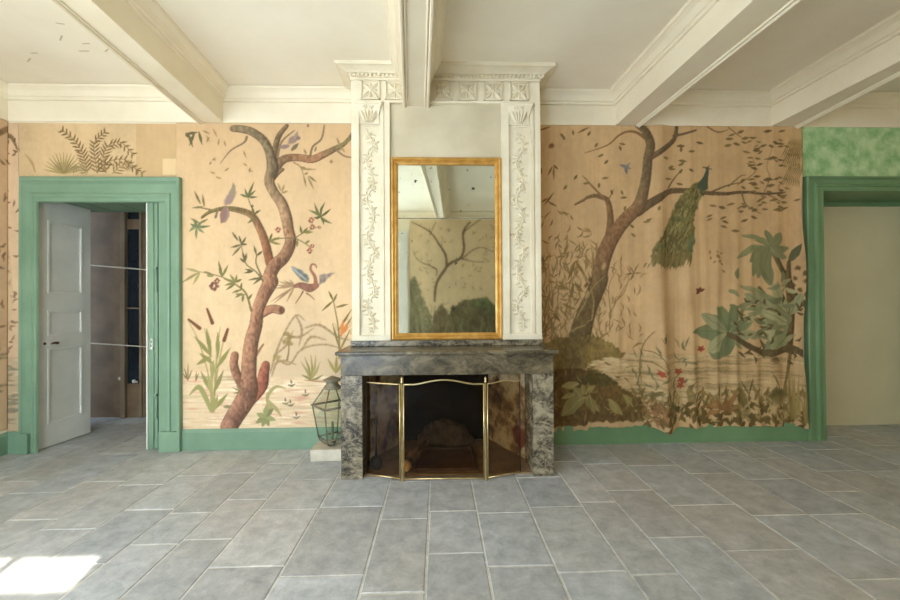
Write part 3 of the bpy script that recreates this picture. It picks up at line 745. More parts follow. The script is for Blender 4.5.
flower(C, 208, 350, 5.5, (124, 76, 62)); flower(C, 225, 320, 3.4, (124, 76, 62))
for x, y, r in ((70, 28, 3.4), (265, 12, 3.2), (305, 14, 2), (250, 148, 3.4), (265, 120, 2.6)): flower(Dt, x, y, r)
flower(B, 270, 572, 3.6); flower(B, 250, 12, 1.6, (120, 84, 56)); flower(B, 388, 224, 2.0, (120, 84, 56))
L.stroke(m(Dt, (168, 75), (90, 76), (25, 95)), [1, .9, .5], OLIVE_D); L.stroke(m(Dt, (168, 75), (215, 100), (258, 130)), [1, .8, .6], OLIVE_D); L.stroke(m(Dt, (168, 75), (215, 45), (300, 10)), [1, .8, .5], OLIVE_D)
lf(Dt, (116, 108, 60), 2.4, ((22, 90), (35, 48)), ((22, 92), (80, 70)), ((22, 95), (85, 112)), ((205, 50), (195, 5)), ((210, 48), (240, 15)), ((215, 45), (270, 40)), ((180, 85), (178, 125)), ((225, 105), (250, 90)))
L.fan(B(325, 552), m(B, (288, 472), (350, 466), (255, 512), (385, 505), (392, 592), (285, 556), (345, 600)), 2.4, (98, 98, 58))
lf(B, (140, 118, 74), 2, ((205, 255), (240, 265)), ((210, 270), (300, 270)), ((225, 310), (240, 375)), ((250, 315), (285, 390)), ((255, 310), (300, 345)), ((230, 300), (250, 290)), ((90, 400), (70, 350)), ((95, 405), (110, 360)), ((95, 410), (130, 400)), ((240, 180), (225, 150)), ((290, 165), (300, 135)), ((440, 130), (420, 80)), ((440, 130), (470, 170)), ((450, 120), (440, 160)))
L.stroke(m(B, (165, 230), (205, 255), (225, 310)), [1, .8, .5], BARK_G)
# birds
L.blob(A(310, 440), 9.5, 4.6, 1.0, MAUVE, 1, .3, .3); L.blob(A(332, 375), 2.2, 2.6, 0, (150, 128, 96)); L.stroke(m(A, (330, 352), (331, 385), (322, 410)), [1, 4, 6], (150, 130, 104)); L.leaf(A(280, 490), A(258, 592), 6, (140, 104, 90), .95); L.leaf(A(296, 495), A(280, 588), 6, (146, 114, 102), .95); L.leaf(A(286, 490), A(268, 590), 5, (128, 100, 90), .9); L.stroke(m(A, (235, 520), (225, 555)), [1.4, 2.4], (120, 104, 84))
L.blob(B(165, 92), 7, 4, .7, (140, 116, 108), 1, .35, .3); L.leaf(B(140, 130), B(80, 142), 4.5, (128, 104, 100)); L.leaf(B(170, 90), B(190, 45), 3, (140, 118, 104)); L.blob(B(192, 85), 2.6, 2.2, 0, (128, 108, 98)); L.leaf(B(150, 160), B(195, 115), 4, (122, 108, 80))
for t in ((48, 362), (72, 322), (25, 440), (45, 448), (118, 440), (105, 318), (135, 312), (60, 345)): L.leaf(Dt(165, 350), Dt(*t), 2.0, (160, 126, 92), .8)
L.stroke(m(Dt, (165, 350), (200, 345), (250, 360), (290, 345)), [3, 6, 8.4, 5], (152, 100, 80), 1, .7, 0, .2)
L.stroke(m(Dt, (285, 345), (280, 295), (256, 255), (262, 226), (282, 228), (290, 245)), [4.4, 3.2, 2.2, 1.7, 1.6, .8], (148, 98, 76))
L.poly(m(Dt, (140, 228), (205, 262), (250, 310), (240, 335), (205, 325), (170, 280)), (112, 116, 116), .95, 1, .3); L.poly(m(Dt, (300, 345), (308, 290), (335, 278), (400, 270), (360, 300), (330, 330)), (134, 118, 106), .95, 1, .3)
for k in range(5): L.stroke(m(Dt, (150 + 9 * k, 240 + 11 * k), (205 + 9 * k, 290 + 8 * k)), [.6, .8], (170, 166, 156), .6)
L.stroke(m(Dt, (212, 380), (195, 410), (170, 446)), [1.6, 1, .7], (120, 88, 60)); L.stroke(m(Dt, (232, 390), (255, 405), (276, 426)), [1.4, 1, .7], (120, 88, 60))
# iris right of the crane
L.stroke(m(Dt, (420, 760), (415, 600), (385, 430)), [1.8, 1.5, .8], (128, 110, 64))
lf(Dt, (126, 108, 60), 2.2, ((385, 432), (358, 376)), ((385, 432), (318, 492)), ((385, 440), (406, 392)), ((400, 470), (470, 452)), ((415, 600), (490, 480)), ((418, 640), (495, 520)), ((418, 700), (380, 560)), ((420, 720), (480, 600)))
lf(Dt, (196, 120, 66), 4, ((430, 640), (440, 540)), ((440, 620), (470, 560))); lf(F, (150, 134, 74), 3, ((420, 260), (370, 170)), ((420, 260), (470, 180)), ((420, 260), (425, 150)))
# cattails left
for pl, wd in ((((205, 490), (205, 330), (190, 130), (160, -10)), 2), (((215, 490), (225, 300), (238, 120), (255, -20)), 2), (((208, 480), (230, 300), (262, 120), (290, 10)), 1.4), (((200, 480), (190, 300), (130, 80), (60, -60)), 1.3)):
    L.stroke(m(E_, *pl), [wd, wd, wd * .8, .5], (150, 138, 84), .85)
lf(E_, (146, 138, 80), 4.2, ((205, 160), (98, 36)), ((200, 150), (172, -10)), ((240, 170), (240, 10)), ((232, 230), (316, 105)), ((210, 200), (130, 138)), ((195, 160), (112, 208)), ((200, 370), (138, 248)), ((215, 380), (275, 240)), ((205, 300), (215, 180)), ((205, 400), (180, 260)), ((215, 480), (300, 380)), ((215, 490), (240, 390)))
L.stroke(m(E_, (200, 485), (165, 400), (125, 342), (68, 392)), [3, 5, 4.6, .6], (150, 144, 86), .9)
for a, c in (((168, 480), (198, 560)), ((62, 540), (125, 590))): L.stroke([C(*a), C(*c)], [2, 3.6], (116, 74, 48))
L.stroke([E_(300, -5), E_(278, 62)], [2.4, 3.6], (116, 74, 48))
lf(E_, (134, 112, 74), 1.5, ((62, 300), (40, 230)), ((62, 300), (62, 200)), ((62, 300), (85, 240)), ((62, 300), (30, 260)), ((108, 305), (112, 250)), ((108, 305), (125, 260))); L.blob(E_(298, 460), 4.6, 2, 0, (128, 122, 84), .9, .4)
lf(E_, (140, 120, 78), 1.4, ((380, 370), (330, 345)), ((380, 370), (335, 380)), ((380, 370), (350, 330)))
L.age(.98, .9); lp = tag(L.mesh('painted_wallpaper', D - 0.004, M_PAINTING), 'painted wallpaper with a brown tree and a flying crane, left of the fireplace', 'wallpaper')

# ---- strips left of and above the doorway
S = Sheet(8.3, 19, 123, 431, 0.008, (210, 176, 138), 11, on_wall)
w_ = S.win(-9, 9, 0, at(10, 358, Y=D).z); S.lay(w_, np.full((w_[3].shape[0], w_[2].shape[1]), .45), (150, 138, 110))
S.scatter(-2, 18, 175, 360, 55, 7, 2, (132, 100, 76), .65, False); S.streaks(-12, 18, 358, 425, 50, (116, 110, 88), .55, 3, 24); S.streaks(-12, 18, 358, 425, 30, (200, 176, 146), .5, 2, 20)
S.stroke([(0, 128), (12, 138), (18, 150)], [2, 3, 1.6], (120, 92, 62), .8); S.stroke([(8, 330), (12, 300), (9, 250)], [3, 4, 2], (188, 166, 124), .6); S.scatter(-10, 17, 128, 165, 16, 6, 2, (120, 92, 62), .7, False)
S.age(); tag(S.mesh('painted_wallpaper', D - 0.004, M_PAINTING), 'narrow strip of painted wallpaper left of the doorway', 'wallpaper')
V = Sheet(0, 108 * 1.9, 108 * .21, 108 * 2.968, 0.011, (210, 176, 138), 21, lambda x, y: (x / 108, (108 * 3.18 - y) / 108))
V.scatter(20, 205, 50, 240, 190, 8, 2.4, (132, 100, 76), .65, False); V.streaks(0, 205, 240, 330, 150, (116, 110, 88), .55, 3, 30)
V.stroke([(205, 30), (170, 60), (120, 70), (60, 120)], [5, 4, 3, 1.4], (120, 92, 62), .8); V.stroke([(150, 240), (160, 150), (140, 70)], [4, 3, 1.6], (120, 92, 62), .7)
V.age(); vo = tag(V.mesh('painted_wallpaper', 0.0, M_PAINTING), 'painted wallpaper on the left wall, cut off by the photo edge', 'wallpaper')
vo.rotation_euler = (0, 0, PI / 2); vo.location = (LX + .004, D - .95 - .006, V.Z0)
O = Sheet(19, 176.5, 123, 177, 0.0065, (208, 176, 130), 12, on_wall)
Q = tile(0, 110, 4.616)
w_ = O.win(at(137, 150, Y=D).x, at(176, 150, Y=D).x, 0, 9); O.lay(w_, np.full((w_[3].shape[0], w_[2].shape[1]), .45), (186, 148, 98))
O.poly(m(Q, (752, 225), (826, 225), (826, 300), (752, 300)), (222, 192, 142), .9); O.poly(m(Q, (815, 70), (835, 70), (835, 300), (815, 300)), (216, 180, 130), .9)
def frond(sp, n, ln, col, al=.85, wd=1.4):
    P = m(Q, *sp)
    O.stroke(P, .8, col, .7)
    for k in range(n):
        t = (k + .5) / n * (len(P) - 1); i = int(t); f = t - i; x = P[i][0] + (P[i + 1][0] - P[i][0]) * f; y = P[i][1] + (P[i + 1][1] - P[i][1]) * f
        a = math.atan2(P[i + 1][1] - P[i][1], P[i + 1][0] - P[i][0]); l = ln * (1 - .45 * k / n)
        for sg in (-1, 1): O.leaf((x, y), (x + l * math.cos(a + sg * .85), y + l * math.sin(a + sg * .85)), wd, col, al)
FD = (112, 86, 50)
frond(((405, 292), (395, 240), (378, 190), (340, 135), (285, 92)), 13, 9, FD); frond(((452, 295), (440, 220), (438, 150), (490, 100)), 12, 9, FD); frond(((490, 292), (478, 220), (500, 165), (560, 150), (620, 210)), 14, 9, FD)
frond(((520, 295), (560, 260), (600, 255), (665, 295)), 9, 9, (132, 106, 66)); frond(((450, 290), (500, 240), (580, 230), (640, 290)), 10, 8, FD); frond(((400, 298), (370, 260), (340, 280)), 6, 6, (140, 124, 84))
for k in range(15): a = -PI * .06 - PI * .88 * k / 14; O.leaf(Q(295, 295), (Q(295, 295)[0] + 20 * math.cos(a), Q(295, 295)[1] + 22 * math.sin(a)), 1.4, (136, 118, 70), .8)
O.stroke(m(Q, (118, 205), (150, 245), (165, 290)), [.8, 2.6, 1], (176, 140, 92), .8); O.stroke(m(Q, (30, 90), (70, 120), (90, 190)), [1.4, 2, 1.2], FD, .8)
O.age(); tag(O.mesh('painted_wallpaper', D - 0.004, M_PAINTING), 'short painted wallpaper with fern fronds above the left doorway', 'wallpaper')

# ---- right canvas, hanging loose with folds
R = Sheet(536, 804.5, 125.5, 430, 0.0066, (198, 160, 112), 5, on_wall)
T8, T9, T10, T11 = tile(530, 115, 3.43), tile(530, 280, 3.43), tile(640, 115, 3.43), tile(640, 280, 3.43)
K1, K2, K3, K4, K5 = tile(538, 330, 5.72), tile(625, 330, 5.72), tile(715, 330, 5.72), tile(715, 225, 5.46), tile(538, 225, 5.45)
zh = at(700, 358, Y=D).z
w_ = R.win(-9, 9, 0, zh); R.lay(w_, np.full((w_[3].shape[0], w_[2].shape[1]), .5), (186, 158, 112))
for k in range(16): R.blob((R.rng.uniform(640, 790), R.rng.uniform(270, 350)), 24, 20, 0, (222, 186, 138), 0.16, 0.9)
R.streaks(600, 803, 358, 405, 120, (132, 114, 74), .42, 2.2, 44); R.streaks(600, 803, 358, 405, 70, (206, 178, 132), .5, 2, 40)
G1, G2, G3 = (118, 98, 52), (92, 74, 36), (74, 58, 28)
R.scatter(538, 600, 255, 350, 190, 13, 1.8, (134, 108, 64), .55); R.scatter(538, 585, 215, 350, 90, 9, 1.6, (128, 98, 56), .55, False)
R.scatter(595, 640, 265, 345, 60, 9, 1.5, (140, 110, 66), .5)
for pts in (((10, 600), (60, 400), (45, 100)), ((70, 600), (75, 380), (60, 250)), ((180, 400), (190, 300), (240, 100)), ((385, 600), (400, 480), (520, 280)), ((390, 500), (380, 360), (420, 270)), ((400, 450), (470, 380), (500, 250))):
    R.stroke(m(K5, *pts), [1.2, 1, .4], (118, 92, 52), .7)
R.fan(K5(520, 280), m(K5, (470, 290), (490, 240), (545, 230), (560, 280), (500, 320)), 1.6, (122, 98, 56))
for t in (((200, 210), (160, 310)), ((205, 215), (255, 290)), ((190, 330), (175, 410)), ((200, 330), (240, 380)), ((100, 340), (165, 360)), ((130, 440), (200, 470)), ((80, 490), (120, 540))): R.leaf(K5(*t[0]), K5(*t[1]), 3.4, (118, 94, 50), .8)
# trunk
R.stroke(m(T8, (265, 435), (272, 370), (265, 310), (246, 290), (205, 286), (152, 312)), [7, 6, 4.6, 4, 2.6, 1], BARK_R, 1, .7, .3, .2, [(128, 90, 58), (120, 88, 56), (124, 98, 64)])
R.stroke(m(T8, (250, 292), (212, 252), (178, 212)), [2.6, 1.8, .6], (124, 88, 52)); R.stroke(m(T8, (265, 300), (285, 262)), [1.6, .6], (124, 88, 52))
R.stroke(m(T8, (365, 340), (420, 300), (470, 268), (525, 265)) + m(T10, (210, 271), (280, 276), (350, 270), (430, 276), (492, 270)), [9, 7, 5, 4.4, 3.6, 2.8, 2.2, 1.6, .6], (86, 68, 46), 1, .7, .3, .25)
R.stroke(m(T8, (470, 255), (490, 226), (512, 198)), [1.6, 1.4, .5], (96, 76, 50))
R.stroke(m(T10, (240, 270), (300, 246), (350, 236)), [2, 1.4, .5], (96, 76, 50)); R.stroke(m(T10, (345, 272), (362, 318), (412, 346)), [1.6, 1.2, .5], (100, 78, 50)); R.stroke(m(T10, (430, 276), (470, 300), (490, 310)), [1.2, .8, .4], (100, 78, 50)); R.stroke(m(T10, (300, 250), (340, 215), (360, 210)), [1.2, .9, .4], (100, 78, 50))
R.stroke(m(T8, (405, 152), (450, 122), (490, 86), (500, 40)), [5, 4.4, 3.6, 2.4], (98, 78, 54), 1, .7, .3, .2); R.stroke(m(T8, (490, 74), (530, 66), (562, 56)) + m(T10, (190, 52)), [2.6, 2.4, 1.8, .8], (98, 78, 54))
R.stroke(m(T8, (392, 82), (362, 62), (330, 60), (300, 75), (262, 108), (185, 135)), [3.4, 2.8, 2.2, 1.8, 1.5, .5], (124, 90, 56))
R.stroke(m(T10, (225, 40), (262, 62), (300, 52)), [1.4, 1.4, .5], (110, 84, 52)); R.stroke(m(T10, (300, 45), (330, 70), (345, 80)), [1, .9, .4], (110, 84, 52))
tr = m(T9, (165, 215), (192, 120), (232, 25)) + m(T8, (236, 550), (252, 488), (278, 430), (322, 368), (368, 320), (386, 260), (396, 200), (400, 152), (408, 105), (392, 58), (368, 38))
R.stroke(tr, [22, 18, 16, 15, 14.6, 13.6, 12.6, 11.6, 9.2, 8, 7.8, 7.6, 7, 5.6], BARK, 1, .7, .28, .24, [(94, 80, 46), (102, 82, 50), (126, 90, 60), (122, 88, 58), (108, 90, 64), (104, 84, 56), (104, 86, 60)])
for (x, y, rx, ry) in ((355, 245, 2.6, 5), (265, 400, 3, 5)): R.blob(K5(x, y), rx, ry, -.3, (178, 148, 96), .8, .5)
for pts in (((210, 520), (250, 440), (300, 360), (360, 300)), ((290, 540), (300, 440), (280, 360)), ((180, 590), (230, 570), (290, 540))): R.stroke(m(K5, *pts), [2, 1.6, .8] if len(pts) == 3 else [2, 1.8, 1.4, .6], (150, 124, 72), .7)
for (x, y) in ((280, 320), (260, 345), (320, 420), (240, 495)): R.blob(K5(x, y), 3.4, 3.4, 0, (78, 52, 26), .8, .6)
# leaves around the branches
for (x, y) in ((145, 55), (205, 60), (115, 80), (230, 100), (250, 140), (265, 160), (310, 125), (325, 105), (180, 240), (150, 225), (235, 240), (245, 225), (125, 245), (310, 265), (330, 290), (325, 320), (280, 280), (430, 335), (410, 365), (355, 395), (345, 415), (385, 375), (510, 205), (525, 170), (540, 190), (500, 240), (515, 130), (470, 155), (540, 130), (490, 180)):
    a = R.rng.uniform(0, 2 * PI); R.leaf(T8(x, y), (T8(x, y)[0] + 6.5 * math.cos(a), T8(x, y)[1] + 5 * math.sin(a)), 2.6, (112, 92, 52), R.rng.uniform(.45, .8))
for a, c in (((60, 300), (90, 318)), ((50, 310), (80, 270)), ((40, 300), (60, 290)), ((75, 180), (60, 210)), ((80, 175), (95, 190)), ((80, 180), (80, 225)), ((30, 55), (70, 42)), ((200, 45), (160, 65)), ((35, 180), (38, 205))): R.leaf(T8(*a), T8(*c), 2, (116, 84, 48), .85)
R.blob(T8(70, 110), 3.2, 3.2, 0, (112, 62, 38), .9, .5, .8); R.blob(T8(115, 82), 1.8, 2.4, 0, (104, 86, 46), .9, .5)
for (x, y) in ((375, 135), (385, 120), (430, 155), (440, 150), (375, 185), (395, 178), (365, 180), (450, 95), (465, 100), (430, 105), (410, 215), (430, 220), (390, 225), (445, 225), (400, 245), (430, 250), (290, 85), (315, 100), (345, 85), (300, 75), (330, 65), (420, 60), (470, 60), (235, 315), (265, 322), (320, 310), (270, 365), (245, 348), (225, 370), (300, 378), (310, 405), (375, 355), (400, 330), (460, 335), (480, 330), (525, 300), (500, 280), (465, 320), (190, 95), (285, 110), (365, 365), (295, 395), (340, 320), (400, 300), (440, 300), (150, 110), (130, 160), (120, 190), (105, 225)):
    a = R.rng.uniform(-.7, .7) + (PI if R.rng.random() < .5 else 0); R.leaf(T10(x, y), (T10(x, y)[0] + 8 * math.cos(a), T10(x, y)[1] + 5 * math.sin(a)), R.rng.uniform(2, 3.6), (108, 88, 52), R.rng.uniform(.4, .8))
for k in range(70):
    x, y = R.rng.uniform(340, 500), R.rng.uniform(80, 345); a = R.rng.uniform(-.8, .8) + (PI if R.rng.random() < .5 else 0)
    if abs(y - 200) > 20: R.leaf(T10(x, y), (T10(x, y)[0] + 6 * math.cos(a), T10(x, y)[1] + 4 * math.sin(a)), R.rng.uniform(1.4, 2.8), (112, 92, 56), R.rng.uniform(.35, .75))
for pts in (((420, 275), (440, 220), (430, 180), (450, 110)), ((330, 245), (390, 200), (380, 150)), ((480, 280), (470, 250), (490, 230))): R.stroke(m(T10, *pts), [1.2, .9] + [.5] * (len(pts) - 2), (108, 86, 56), .7)
for k in range(3):
    y0 = (110, 140, 200)[k]
    for j in range(9): R.leaf(T10(500 + 5 * j, y0 + 3 * j), T10(480 + 8 * j, y0 + 40 + 2 * j), 1.2, (128, 104, 60), .7); R.leaf(T10(500 + 5 * j, y0 + 3 * j), T10(515 + 6 * j, y0 - 26), 1.1, (128, 104, 60), .7)
R.leaf(T8(305, 175), T8(345, 190), 3.4, (112, 112, 118)); R.leaf(T8(325, 185), T8(330, 208), 3.2, (104, 104, 116)); R.leaf(T8(325, 185), T8(342, 168), 2.2, (112, 112, 118))
# peacock
R.poly(m(T10, (205, 228), (175, 240), (148, 268), (120, 312), (92, 370), (62, 430), (38, 468), (28, 500), (48, 520), (76, 534), (98, 526), (116, 540), (140, 528), (152, 505), (166, 498), (182, 440), (184, 400), (178, 370), (192, 330), (200, 300), (216, 276), (230, 256), (228, 238)), (100, 92, 50), 1, 1.4, .4)
R.poly(m(T10, (180, 395), (184, 440), (166, 500), (150, 505), (160, 450)), (84, 96, 62), .9, 1, .3)
for k in range(260):
    t = R.rng.random(); x0 = 205 - 150 * t; wv = 18 + 55 * t; y = 250 + 275 * t; x = x0 + R.rng.uniform(-wv * .7, wv * .85)
    p = T10(x, y); R.stroke([p, (p[0] - 1.6, p[1] + 4)], [1.1, .4], [(138, 124, 66), (70, 68, 38), (156, 138, 84), (80, 92, 52)][k % 4], .8)
for k in range(20): x = 30 + k * 7; y = 495 + 12 * math.sin(k * 2.1) + (10 if 4 < k < 16 else 0); R.leaf(T10(x + 10, y - 20), T10(x, y + 28), 2.4, (112, 98, 54), .9)
R.stroke(m(T10, (212, 248), (222, 220), (228, 196)), [11, 5, 3], (62, 76, 58), 1); R.blob(T10(228, 188), 2.4, 2, 0, (66, 78, 62)); R.stroke(m(T10, (230, 188), (244, 190)), [1.4, .5], (90, 80, 60)); R.stroke(m(T10, (226, 184), (214, 184)), [.8, 1.4], (84, 84, 60)); R.stroke(m(T10, (228, 184), (234, 178)), [.7, 1], (84, 84, 60))
R.stroke(m(T10, (205, 270), (215, 282)), [2, 1.4], (70, 60, 40))
# broad leaved plant at right
LF1, LF2, LF3 = (116, 118, 78), (140, 138, 96), (88, 94, 62)
R.stroke(m(K4, (385, 300), (340, 230), (300, 150), (290, 130)), [6, 5, 4.4, 3.4], (92, 84, 52), 1, .6, .3, .2)
for t, wd in (((115, 195), 5), ((185, 215), 6), ((200, 290), 7), ((230, 300), 7), ((290, 335), 10), ((265, 240), 8), ((270, 45), 5), ((345, 62), 8), ((215, 88), 5), ((390, 140), 6), ((140, 70), 3.5), ((380, 190), 6)): R.leaf(K4(290, 128), K4(*t), wd * 1.25, LF1, .85, .12, True); R.stroke([K4(290, 128), K4(*t)], [1, .3], LF3, .6)
R.leaf(K4(395, 215), K4(465, 118), 9, LF3, .95); R.stroke(m(K4, (400, 600), (415, 420), (395, 300), (395, 215)), [7, 6, 4.6, 3], (88, 74, 42), 1, .6, .3, .25); R.stroke(m(K4, (485, 450), (440, 410), (410, 360)), [5, 4.4, 4], (84, 68, 40), 1, .6, .3, .2)
for (x, y) in ((440, 250), (430, 305), (480, 320), (455, 370), (480, 395), (425, 345), (400, 380), (415, 420), (475, 280)): R.blob(K4(x, y), 3.4, 3, R.rng.uniform(0, 3), (82, 62, 34), .85, .5, .6)
R.stroke(m(K4, (310, 445), (270, 400), (235, 360)), [2.4, 3, 3.4], (88, 88, 54)); R.stroke(m(K4, (310, 450), (240, 410), (140, 355)), [1.6, 1.4, .6], LF1); R.stroke(m(K4, (320, 440), (365, 370), (385, 340)), [2, 1.6, 1], LF1)
for t, wd in (((130, 350), 4), ((160, 420), 7), ((215, 480), 8), ((105, 470), 4), ((250, 520), 9), ((320, 560), 10), ((370, 560), 10), ((330, 330), 5), ((380, 480), 9), ((280, 600), 9)): R.leaf(K4(312, 448), K4(*t), wd * 1.3, LF2, .8, .1, True); R.stroke([K4(312, 448), K4(*t)], [.8, .3], LF3, .5)
for a, t, wd in (((300, 190), (178, 190), 8), ((300, 190), (214, 130), 8), ((295, 185), (275, 105), 8), ((295, 185), (330, 120), 6), ((310, 190), (380, 150), 8), ((300, 195), (255, 275), 20), ((310, 195), (345, 250), 5), ((500, 170), (380, 215), 8), ((500, 200), (430, 250), 12), ((510, 190), (450, 120), 9), ((500, 150), (340, 110), 5), ((500, 170), (480, 60), 9), ((510, 160), (400, 50), 7)): R.leaf(T11(*a), T11(*t), wd, (118, 124, 84), .85, .1, True); R.stroke([T11(*a), T11(*t)], [.8, .3], (160, 156, 112), .5)
R.stroke(m(T11, (300, 200), (345, 225), (385, 250), (440, 266), (505, 245), (562, 262)), [4, 4.4, 4.6, 5, 5.6, 6.4], (78, 64, 38), 1, .6, .3, .25)
R.stroke(m(T11, (505, 250), (515, 140), (500, 20)), [7, 6, 4], (88, 72, 42), .95, .6, .3, .25); R.stroke(m(T11, (490, 390), (502, 330), (510, 270)), [2, 3, 4], (104, 84, 48), .9)
for a, t, wd in (((300, 195), (190, 185), 12), ((300, 195), (215, 132), 11), ((300, 190), (262, 108), 10), ((300, 190), (315, 100), 9), ((305, 195), (375, 140), 11), ((310, 200), (385, 195), 10), ((300, 200), (240, 255), 14), ((300, 200), (285, 270), 13), ((510, 195), (400, 195), 12), ((505, 200), (450, 255), 15), ((505, 160), (420, 120), 12), ((505, 140), (360, 60), 10), ((505, 120), (450, 30), 12), ((510, 130), (545, 60), 10)):
    cc = [(122, 126, 86), (144, 144, 102), (106, 114, 76)][R.rng.integers(0, 3)]
    R.leaf(T11(*a), T11(*t), wd, cc, .8, R.rng.uniform(-.12, .12), True); R.stroke([T11(*a), T11(*t)], [1.1, .4], (84, 92, 62), .6)
for k in range(26):
    x, y = R.rng.uniform(735, 800), R.rng.uniform(268, 345); a = R.rng.uniform(0, 6.3); R.leaf((x, y), (x + 13 * math.cos(a), y + 11 * math.sin(a)), 4.5, [(128, 132, 92), (106, 112, 74), (152, 150, 106)][k % 3], .6, .1, True)
R.stroke(m(T11, (300, 200), (345, 225), (385, 250), (440, 266), (505, 245), (562, 262)), [4, 4.4, 4.6, 5, 5.6, 6.4], (84, 70, 44), 1, .6, .25, .2)
R.scatter(735, 802, 300, 365, 46, 8, 2.4, (84, 70, 40), .7, False); R.blob(K3(330, 195), 5, 4, 0, (104, 76, 46), .8, .5, .6)
# ground
R.poly([(536, 346), (560, 340), (590, 340), (612, 346), (624, 358), (618, 362), (590, 366), (578, 376), (560, 376), (536, 380)], (112, 92, 46), .9, 3, .4)
R.poly([(536, 372), (585, 372), (612, 380), (618, 388), (640, 402), (648, 418), (640, 428), (536, 428)], (84, 62, 30), .92, 3, .45)
R.poly([(575, 380), (600, 377), (618, 386), (604, 392), (580, 390)], (72, 64, 32), .8, 2, .3)
R.scatter(538, 640, 350, 425, 60, 10, 2.2, (124, 104, 54), .45, False); R.streaks(590, 626, 362, 378, 12, (214, 188, 140), .7, 2.4, 18)
for a, t, wd in (((262, 400), (130, 510), 15), ((265, 400), (350, 510), 9), ((220, 380), (130, 410), 6), ((240, 400), (200, 350), 7), ((260, 380), (320, 360), 7), ((230, 330), (130, 340), 8), ((400, 430), (480, 520), 9), ((560, 500), (480, 400), 9), ((250, 390), (250, 330), 6), ((290, 400), (320, 520), 6)):
    R.leaf(K1(*a), K1(*t), wd, (134, 120, 66), .85, .05); R.stroke([K1(*a), K1(*t)], [.9, .3], (176, 158, 98), .6)
R.scatter(630, 803, 398, 428, 150, 11, 3.2, G1, .6); R.scatter(630, 803, 412, 428, 130, 9, 4, G2, .7, False); R.scatter(640, 803, 405, 427, 60, 10, 2, (160, 140, 84), .55); R.scatter(636, 690, 345, 410, 40, 9, 1.6, (104, 106, 66), .5)
R.blob(K2(175, 470), 10, 9, 0, (138, 96, 58), .55, .7, .9); R.blob(K2(265, 490), 8, 10, 0, (74, 82, 56), .7, .7, .8); R.scatter(640, 672, 405, 425, 30, 6, 2.2, (140, 98, 60), .5, False)
for x, y in ((305, 265), (320, 315), (315, 345), (180, 262), (430, 130)):
    p = K2(x, y)
    for k in range(5): a = k * 1.26 + .3; R.leaf(p, (p[0] + 4 * math.cos(a), p[1] + 3.4 * math.sin(a)), 2.2, (164, 66, 42), .9)
for pts in (((150, 30), (100, 110), (80, 220), (90, 330)), ((100, 140), (170, 160), (230, 230), (245, 320)), ((210, 30), (200, 80), (180, 60)), ((300, 400), (270, 330), (320, 270)), ((90, 200), (160, 215), (240, 260))): R.stroke(m(K2, *pts), [.8, 1.2] + [1] * (len(pts) - 3) + [.5], (112, 92, 54), .75)
R.blob(K2(205, 55), 3, 4, 0, (78, 84, 50), .8, .5, .6)
for a, t, wd in (((20, 480), (-80, 470), 4), ((20, 480), (-40, 420), 5), ((20, 480), (60, 400), 5), ((20, 480), (110, 390), 6), ((20, 480), (130, 460), 5), ((20, 490), (-60, 530), 5)): R.leaf(K3(*a), K3(*t), wd, (130, 92, 50), .85, .15)
R.blob(K3(150, 425), 6.5, 10, .3, (96, 86, 44), .85, .5, .3); R.blob(K3(170, 500), 6, 5, 0, (126, 108, 62), .8, .5); R.blob(K3(350, 395), 13, 7, .2, (84, 78, 40), .88, .4, .3); R.blob(K3(350, 425), 11, 6, .3, (124, 108, 62), .7, .5, .3)
for k in range(30): x = R.rng.uniform(410, 520); R.leaf(K3(x + R.rng.uniform(-20, 20), 540), K3(x, R.rng.uniform(240, 420)), 1.8, (138, 118, 62), .7)
for t in (((190, 400), (140, 310)), ((190, 400), (210, 305)), ((10, 420), (15, 330)), ((360, 360), (315, 270)), ((60, 400), (58, 360))): R.leaf(K3(*t[0]), K3(*t[1]), 1.8, (96, 84, 46), .85)
for a in (.4, 2.6, 1.4, 3.8): R.leaf(T11(203, 48), (T11(203, 48)[0] + 5 * math.cos(a), T11(203, 48)[1] - 4 * math.sin(a)), 3, (96, 46, 32), .95)
R.scatter(640, 655, 255, 262, 1, 5, 1, OLIVE, .5); R.scatter(708, 722, 250, 275, 12, 4, 1.8, (138, 108, 64), .6, False)
fx = lambda px: at(px, 300, Y=D).x
def folds(X, Z):
    d = np.full_like(X, 0.012)
    h = np.clip((2.75 - Z) / 2.2, 0, 1)
    for px, wv, am in ((658, 9, 0.095), (676, 7, -0.012), (689, 5, 0.030), (700, 3, -.006), (716, 5, 0.020), (735, 4, 0.016), (752, 4, 0.014), (773, 6, 0.026), (612, 9, 0.016), (585, 10, 0.012)):
        c = fx(px); d = d + am * np.exp(-((X - c + 0.02 * np.sin(Z * 2.1 + px)) / (wv / 108)) ** 2) * (0.25 + 0.75 * h)
    d = d + 0.003 * np.sin(X * 61 + np.sin(Z * 3)) * h
    e = np.clip((X - fx(788)) / (fx(804.5) - fx(788)), 0, 1)      # the free right edge curls off the wall
    lo = np.clip((2.7 - Z) / 0.5, 0, 1)
    d = d + 0.10 * e ** 2 * lo * (1 + .25 * np.sin(Z * 5)); 
    d = d + 0.03 * np.clip((0.32 - Z) / 0.15, 0, 1) ** 2 * (0.6 + 0.4 * np.sin(X * 9))
    return np.maximum(d, 0.004), -0.092 * e ** 2 * lo
